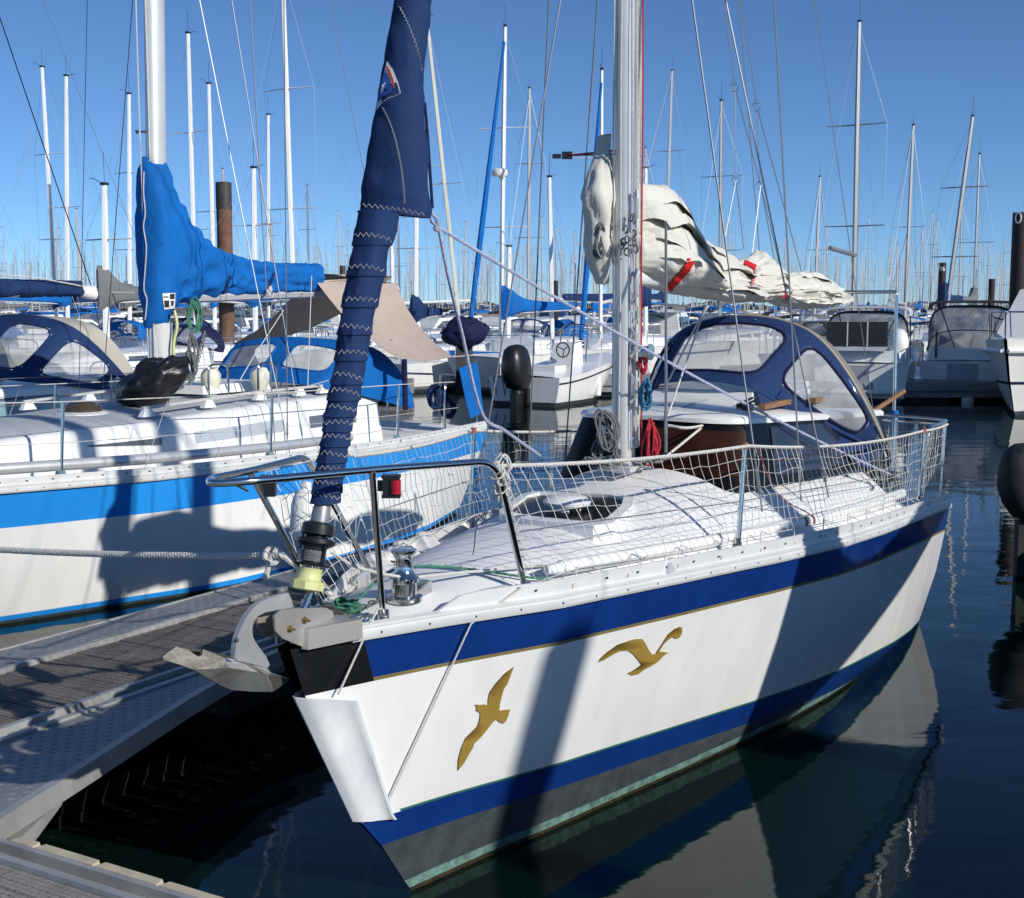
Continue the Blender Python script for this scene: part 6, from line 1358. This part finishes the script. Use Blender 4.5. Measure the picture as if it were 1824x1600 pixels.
mboat(1150, 560, 1150, 300, 46, 200, 'sailboat lying side-on behind the front mast with a blue stripe along its white hull', L=9, band=NAVYH, bandw=.07, bandtop=.25, cov=NAVYC)
mboat(190, 640, 186, 330, 30, 60, 'white sailboat with dark sprayhood directly behind the navy-hooded boat', L=8, cov=GREYC, hood=NAVYD)
mboat(455, 600, 452, 300, 36, 240, 'white sailboat with blue cockpit tent behind the left sprayhood', L=8, cov=BLUEC, hood=BLUEC)
mboat(700, 560, 697, 420, 52, 20, 'small sailboat with pale blue cockpit canopy showing right of the awning', L=8, cov=None, hood=mat('pale_blue_canopy', (.05, .22, .42), .8), spread=1)
# ================================================================ the crowded rows beyond, every boat its own thing
protos = []
def copy_tree(o, parent=None):
    c = o.copy(); scene.collection.objects.link(c)
    if parent: c.parent = parent
    for ch in list(o.children): copy_tree(ch, c)
    return c
FARL = 'distant sailboat with a bare mast among the crowded rows on the horizon'; FARG = 'distant sailboats in the crowded marina rows'
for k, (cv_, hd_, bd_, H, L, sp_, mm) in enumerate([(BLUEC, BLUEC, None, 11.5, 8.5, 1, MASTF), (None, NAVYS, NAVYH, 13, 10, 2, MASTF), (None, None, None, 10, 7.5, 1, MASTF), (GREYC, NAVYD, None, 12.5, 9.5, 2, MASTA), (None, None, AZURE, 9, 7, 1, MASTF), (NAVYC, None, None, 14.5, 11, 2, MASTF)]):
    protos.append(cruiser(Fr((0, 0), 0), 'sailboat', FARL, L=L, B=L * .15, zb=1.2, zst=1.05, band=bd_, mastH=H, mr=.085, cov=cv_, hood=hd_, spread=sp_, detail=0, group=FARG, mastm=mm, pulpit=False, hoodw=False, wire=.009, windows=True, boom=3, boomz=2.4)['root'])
FARM = 'distant white motorboat among the low hulls between the masts'; mprotos = []
for k in range(3):
    F = Fr((0, 0), 0); rr_, z_, b_ = motorboat(F, FARM, 6.5, 1.15, 1.25, .95, band=[None, NAVYH, AZURE][k]); rr_['group'] = 'distant motorboats between the rows'
    MB().hexa([F(1.4, -.7, 1.15), F(1.4, .7, 1.15), F(4.4, .9, 1.0), F(4.4, -.9, 1.0)], [F(2.4, -.55, 1.85), F(2.4, .55, 1.85), F(4.2, .7, 1.9), F(4.2, -.7, 1.9)]).build('cabin', GEL, rr_)
    for s2 in (1, -1): MB().hexa([F(1.9, s2 * .72, 1.38), F(4.1, s2 * .86, 1.35), F(4.1, s2 * .88, 1.35), F(1.9, s2 * .74, 1.38)], [F(2.5, s2 * .66, 1.72), F(4.0, s2 * .78, 1.74), F(4.0, s2 * .80, 1.74), F(2.5, s2 * .68, 1.72)]).build('window', GLASSG, rr_)
    if k: solid(MB().grid([[F(3.6 + 1.8 * j / 4, 1.0 * math.cos(math.pi * i / 10), 2.0 + .2 * math.sin(math.pi * i / 10)) for i in range(11)] for j in range(5)]), .03).build('canopy', [0, BLUEC, GREYC][k], rr_)
    mprotos.append(rr_)
used = set(); cnt = 0; mcnt = 0
rows_ = [(56, 3.6, .0), (64, 3.6, .10), (74, 3.6, .12), (86, 3.8, .15), (100, 3.8, .16), (122, 4.0, .3), (150, 4.4, .6), (172, 4.4, .9), (192, 4.6, .95), (214, 4.8, .95), (240, 5.2, .95), (270, 5.6, .95), (300, 6.2, .95)]
for Y, stp, ps_ in rows_:
    x = -.43 * Y + R.uniform(0, 3)
    while x < .43 * Y:
        if R.random() < .9:
            sail = R.random() < ps_
            if sail and cnt < 285: k = R.randrange(6); src = protos[k]; cnt += 1
            elif not sail and mcnt < 120: k = 10 + R.randrange(3); src = mprotos[k - 10]; mcnt += 1
            else: x += stp; continue
            if k in used: o = copy_tree(src)
            else: o = src; used.add(k)
            dg = R.choice([0, 180]) + 60 + R.uniform(-5, 5); o.location = (x, Y + R.uniform(-2, 2), 0); o.rotation_euler = (rad(R.uniform(-1.3, 1.3)), rad(R.uniform(-.8, .8)), rad(dg)); s_ = R.uniform(.86, 1.12); o.scale = (s_, s_, s_ * R.uniform(.85, 1.12))
        x += stp * R.uniform(.8, 1.2)
mb = MB()
for k in range(620):
    Y = R.uniform(210, 440); x = R.uniform(-.43, .43) * Y; H = R.uniform(9, 16); mb.tube([V((x, Y, 0)), V((x + R.uniform(-.2, .2), Y, H))], .075, 3)
    mb.box(V((x, Y, .6)), (3.5, 1.2, .6))
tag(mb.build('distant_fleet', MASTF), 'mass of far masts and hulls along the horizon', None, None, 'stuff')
# motor boats and low clutter between the rows
for i, (u, v, deg) in enumerate([(640, 612, 250), (1010, 628, 80), (1205, 610, 240), (1250, 618, 60), (60, 610, 240), (330, 600, 60)]):
    w = onZ(u, v, 0); F = Fr((w.x, w.y), deg); rr_, z_, b_ = motorboat(F, ['white motorboat half hidden by the tan awning', 'white sport cruiser with raked windows right of the blue boom cover in the centre', 'small white motorboat under the front mainsail', 'white runabout seen below the sail ties', 'white motorboat beyond the left sprayhood', 'white motorboat beyond the black bag'][i], 6.5, 1.15, 1.3, 1.0)
    MB().hexa([F(1.4, -.7, 1.15), F(1.4, .7, 1.15), F(4.4, .9, 1.0), F(4.4, -.9, 1.0)], [F(2.6, -.55, 1.9), F(2.6, .55, 1.9), F(4.3, .7, 1.95), F(4.3, -.7, 1.95)]).build('cabin', GEL, rr_)
    for s2 in (1, -1): MB().hexa([F(1.9, s2 * .72, 1.38), F(4.2, s2 * .86, 1.35), F(4.2, s2 * .88, 1.35), F(1.9, s2 * .74, 1.38)], [F(2.6, s2 * .66, 1.75), F(4.1, s2 * .78, 1.78), F(4.1, s2 * .80, 1.78), F(2.6, s2 * .68, 1.75)]).build('window', GLASSG, rr_)
# ================================================================ breakwater and town
wl = MB(); Yb = 104
rows = []
for x in np.linspace(-60, 22, 120):
    j = noise.noise(V((x * .6, 0, 0))); rows.append([V((x, Yb - 3.5 + j, -.3)), V((x, Yb - 2.2 + j * .8, .35 + .25 * noise.noise(V((x * 1.9, 2, 0))))), V((x, Yb - 1.2 + j * .4, .7 + .2 * noise.noise(V((x * 2.3, 5, 0))))), V((x, Yb - 1.0, .75)), V((x, Yb - .98, 1.9)), V((x, Yb, 1.92)), V((x, Yb + .1, -.3))])
wl.grid(rows, mi=lambda i, j: 0 if j < 3 else 1)
bwk = wl.build('breakwater', [ROCK, CONC], None, 30); tag(bwk, 'low stone breakwater with grey parapet across the centre distance', 'breakwater')
def house(u, w, vt, Y, m, label, roof=None):
    X = (u - 912) / FPX * Y; hw = w / 2 / FPX * Y; H = onY(u, vt, Y).z; r_ = thing('distant_building', at_point((X, Y)), label, 'building', None)
    MB().box(V((X, Y, H / 2)), (hw, 6, H / 2)).build('wall', m, r_)
    MB().hexa([V((X - hw - .3, Y - 6.3, H + .003)), V((X + hw + .3, Y - 6.3, H + .003)), V((X + hw + .3, Y + 6.3, H + .003)), V((X - hw - .3, Y + 6.3, H + .003))], [V((X - hw * .8, Y - 1, H * 1.22)), V((X + hw * .8, Y - 1, H * 1.22)), V((X + hw * .8, Y + 1, H * 1.22)), V((X - hw * .8, Y + 1, H * 1.22))]).build('roof', roof or HAZED, r_)
    for k in range(int(w / 9)):
        MB().box(V((X - hw + (k + .5) * 2 * hw / int(w / 9), Y - 6.01, H * .5)), (hw / int(w / 9) * .45, .03, H * .18)).build('window', GLASSG, r_)
house(200, 60, 540, 330, HAZED, 'dark-roofed shed on the far shore behind the left masts')
house(1648, 44, 541, 420, HAZEB, 'pale block on the far shore left of the cabin cruiser canopy')
house(1200, 120, 549, 420, HAZEB, 'long low pale hall on the far shore beneath the front mainsail')
house(640, 40, 549, 420, TEALR, 'teal shed on the far shore beside the awning', TEALR)
house(1400, 90, 550, 450, HAZED, 'low dark warehouse on the far shore right of the front sprayhood')
house(60, 80, 551, 430, HAZEB, 'low pale building on the far shore at the left edge')
mb = MB()
for k in range(240):
    x = -260 + k * 2.2; h = 1.4 + 1.6 * abs(noise.noise(V((k * .11, 0, 0)))) + .8 * R.random(); mb.ball(V((x, 470 + R.uniform(-5, 5), h * .6)), 2.2 + R.random() * 1.6, 6, (1.4, 1, h / 3.2))
tag(mb.build('shore_vegetation', mat('dark_shore_green', (.035, .05, .035), .95, var=.4, scale=.2)), 'dark scrub along the far shore', None, None, 'stuff')
lb = MB(); lb.add([V((-500, 462, .6)), V((500, 462, .6)), V((500, 900, 1.2)), V((-500, 900, 1.2)), V((-500, 460, -1)), V((500, 460, -1))], [(0, 1, 2, 3), (4, 5, 1, 0)]); tag(lb.build('far_shore', mat('shore_ground', (.12, .11, .09), .95)), 'flat far shore', None, None, 'structure')
# ================================================================ water
wm = bpy.data.materials.new('harbour_water'); wm.use_nodes = True; n_ = wm.node_tree; b_ = n_.nodes['Principled BSDF']
b_.inputs['Base Color'].default_value = (.0015, .008, .0065, 1); b_.inputs['Roughness'].default_value = .015; b_.inputs['IOR'].default_value = 1.333
tc = n_.nodes.new('ShaderNodeTexCoord'); n1 = n_.nodes.new('ShaderNodeTexNoise'); n1.inputs['Scale'].default_value = 1.1; n1.inputs['Detail'].default_value = 3; n1.inputs['Roughness'].default_value = .45
mp = n_.nodes.new('ShaderNodeMapping'); mp.inputs['Scale'].default_value = (1, 1.6, 1); n_.links.new(tc.outputs['Object'], mp.inputs[0]); n_.links.new(mp.outputs[0], n1.inputs['Vector'])
bp = n_.nodes.new('ShaderNodeBump'); bp.inputs['Strength'].default_value = .16; bp.inputs['Distance'].default_value = .05
n2 = n_.nodes.new('ShaderNodeTexNoise'); n2.inputs['Scale'].default_value = 7; n2.inputs['Detail'].default_value = 4; n_.links.new(mp.outputs[0], n2.inputs['Vector'])
ma_ = n_.nodes.new('ShaderNodeMath'); ma_.operation = 'MULTIPLY_ADD'; ma_.inputs[1].default_value = .07; n_.links.new(n2.outputs[0], ma_.inputs[0]); n_.links.new(n1.outputs[0], ma_.inputs[2]); n_.links.new(ma_.outputs[0], bp.inputs['Height']); n_.links.new(bp.outputs[0], b_.inputs['Normal'])
wt = MB().add([V((-2500, -60, 0)), V((2500, -60, 0)), V((2500, 3500, 0)), V((-2500, 3500, 0))], [(0, 1, 2, 3)]).build('water', wm); tag(wt, 'dark calm harbour water mirroring the hulls', None, None, 'structure')
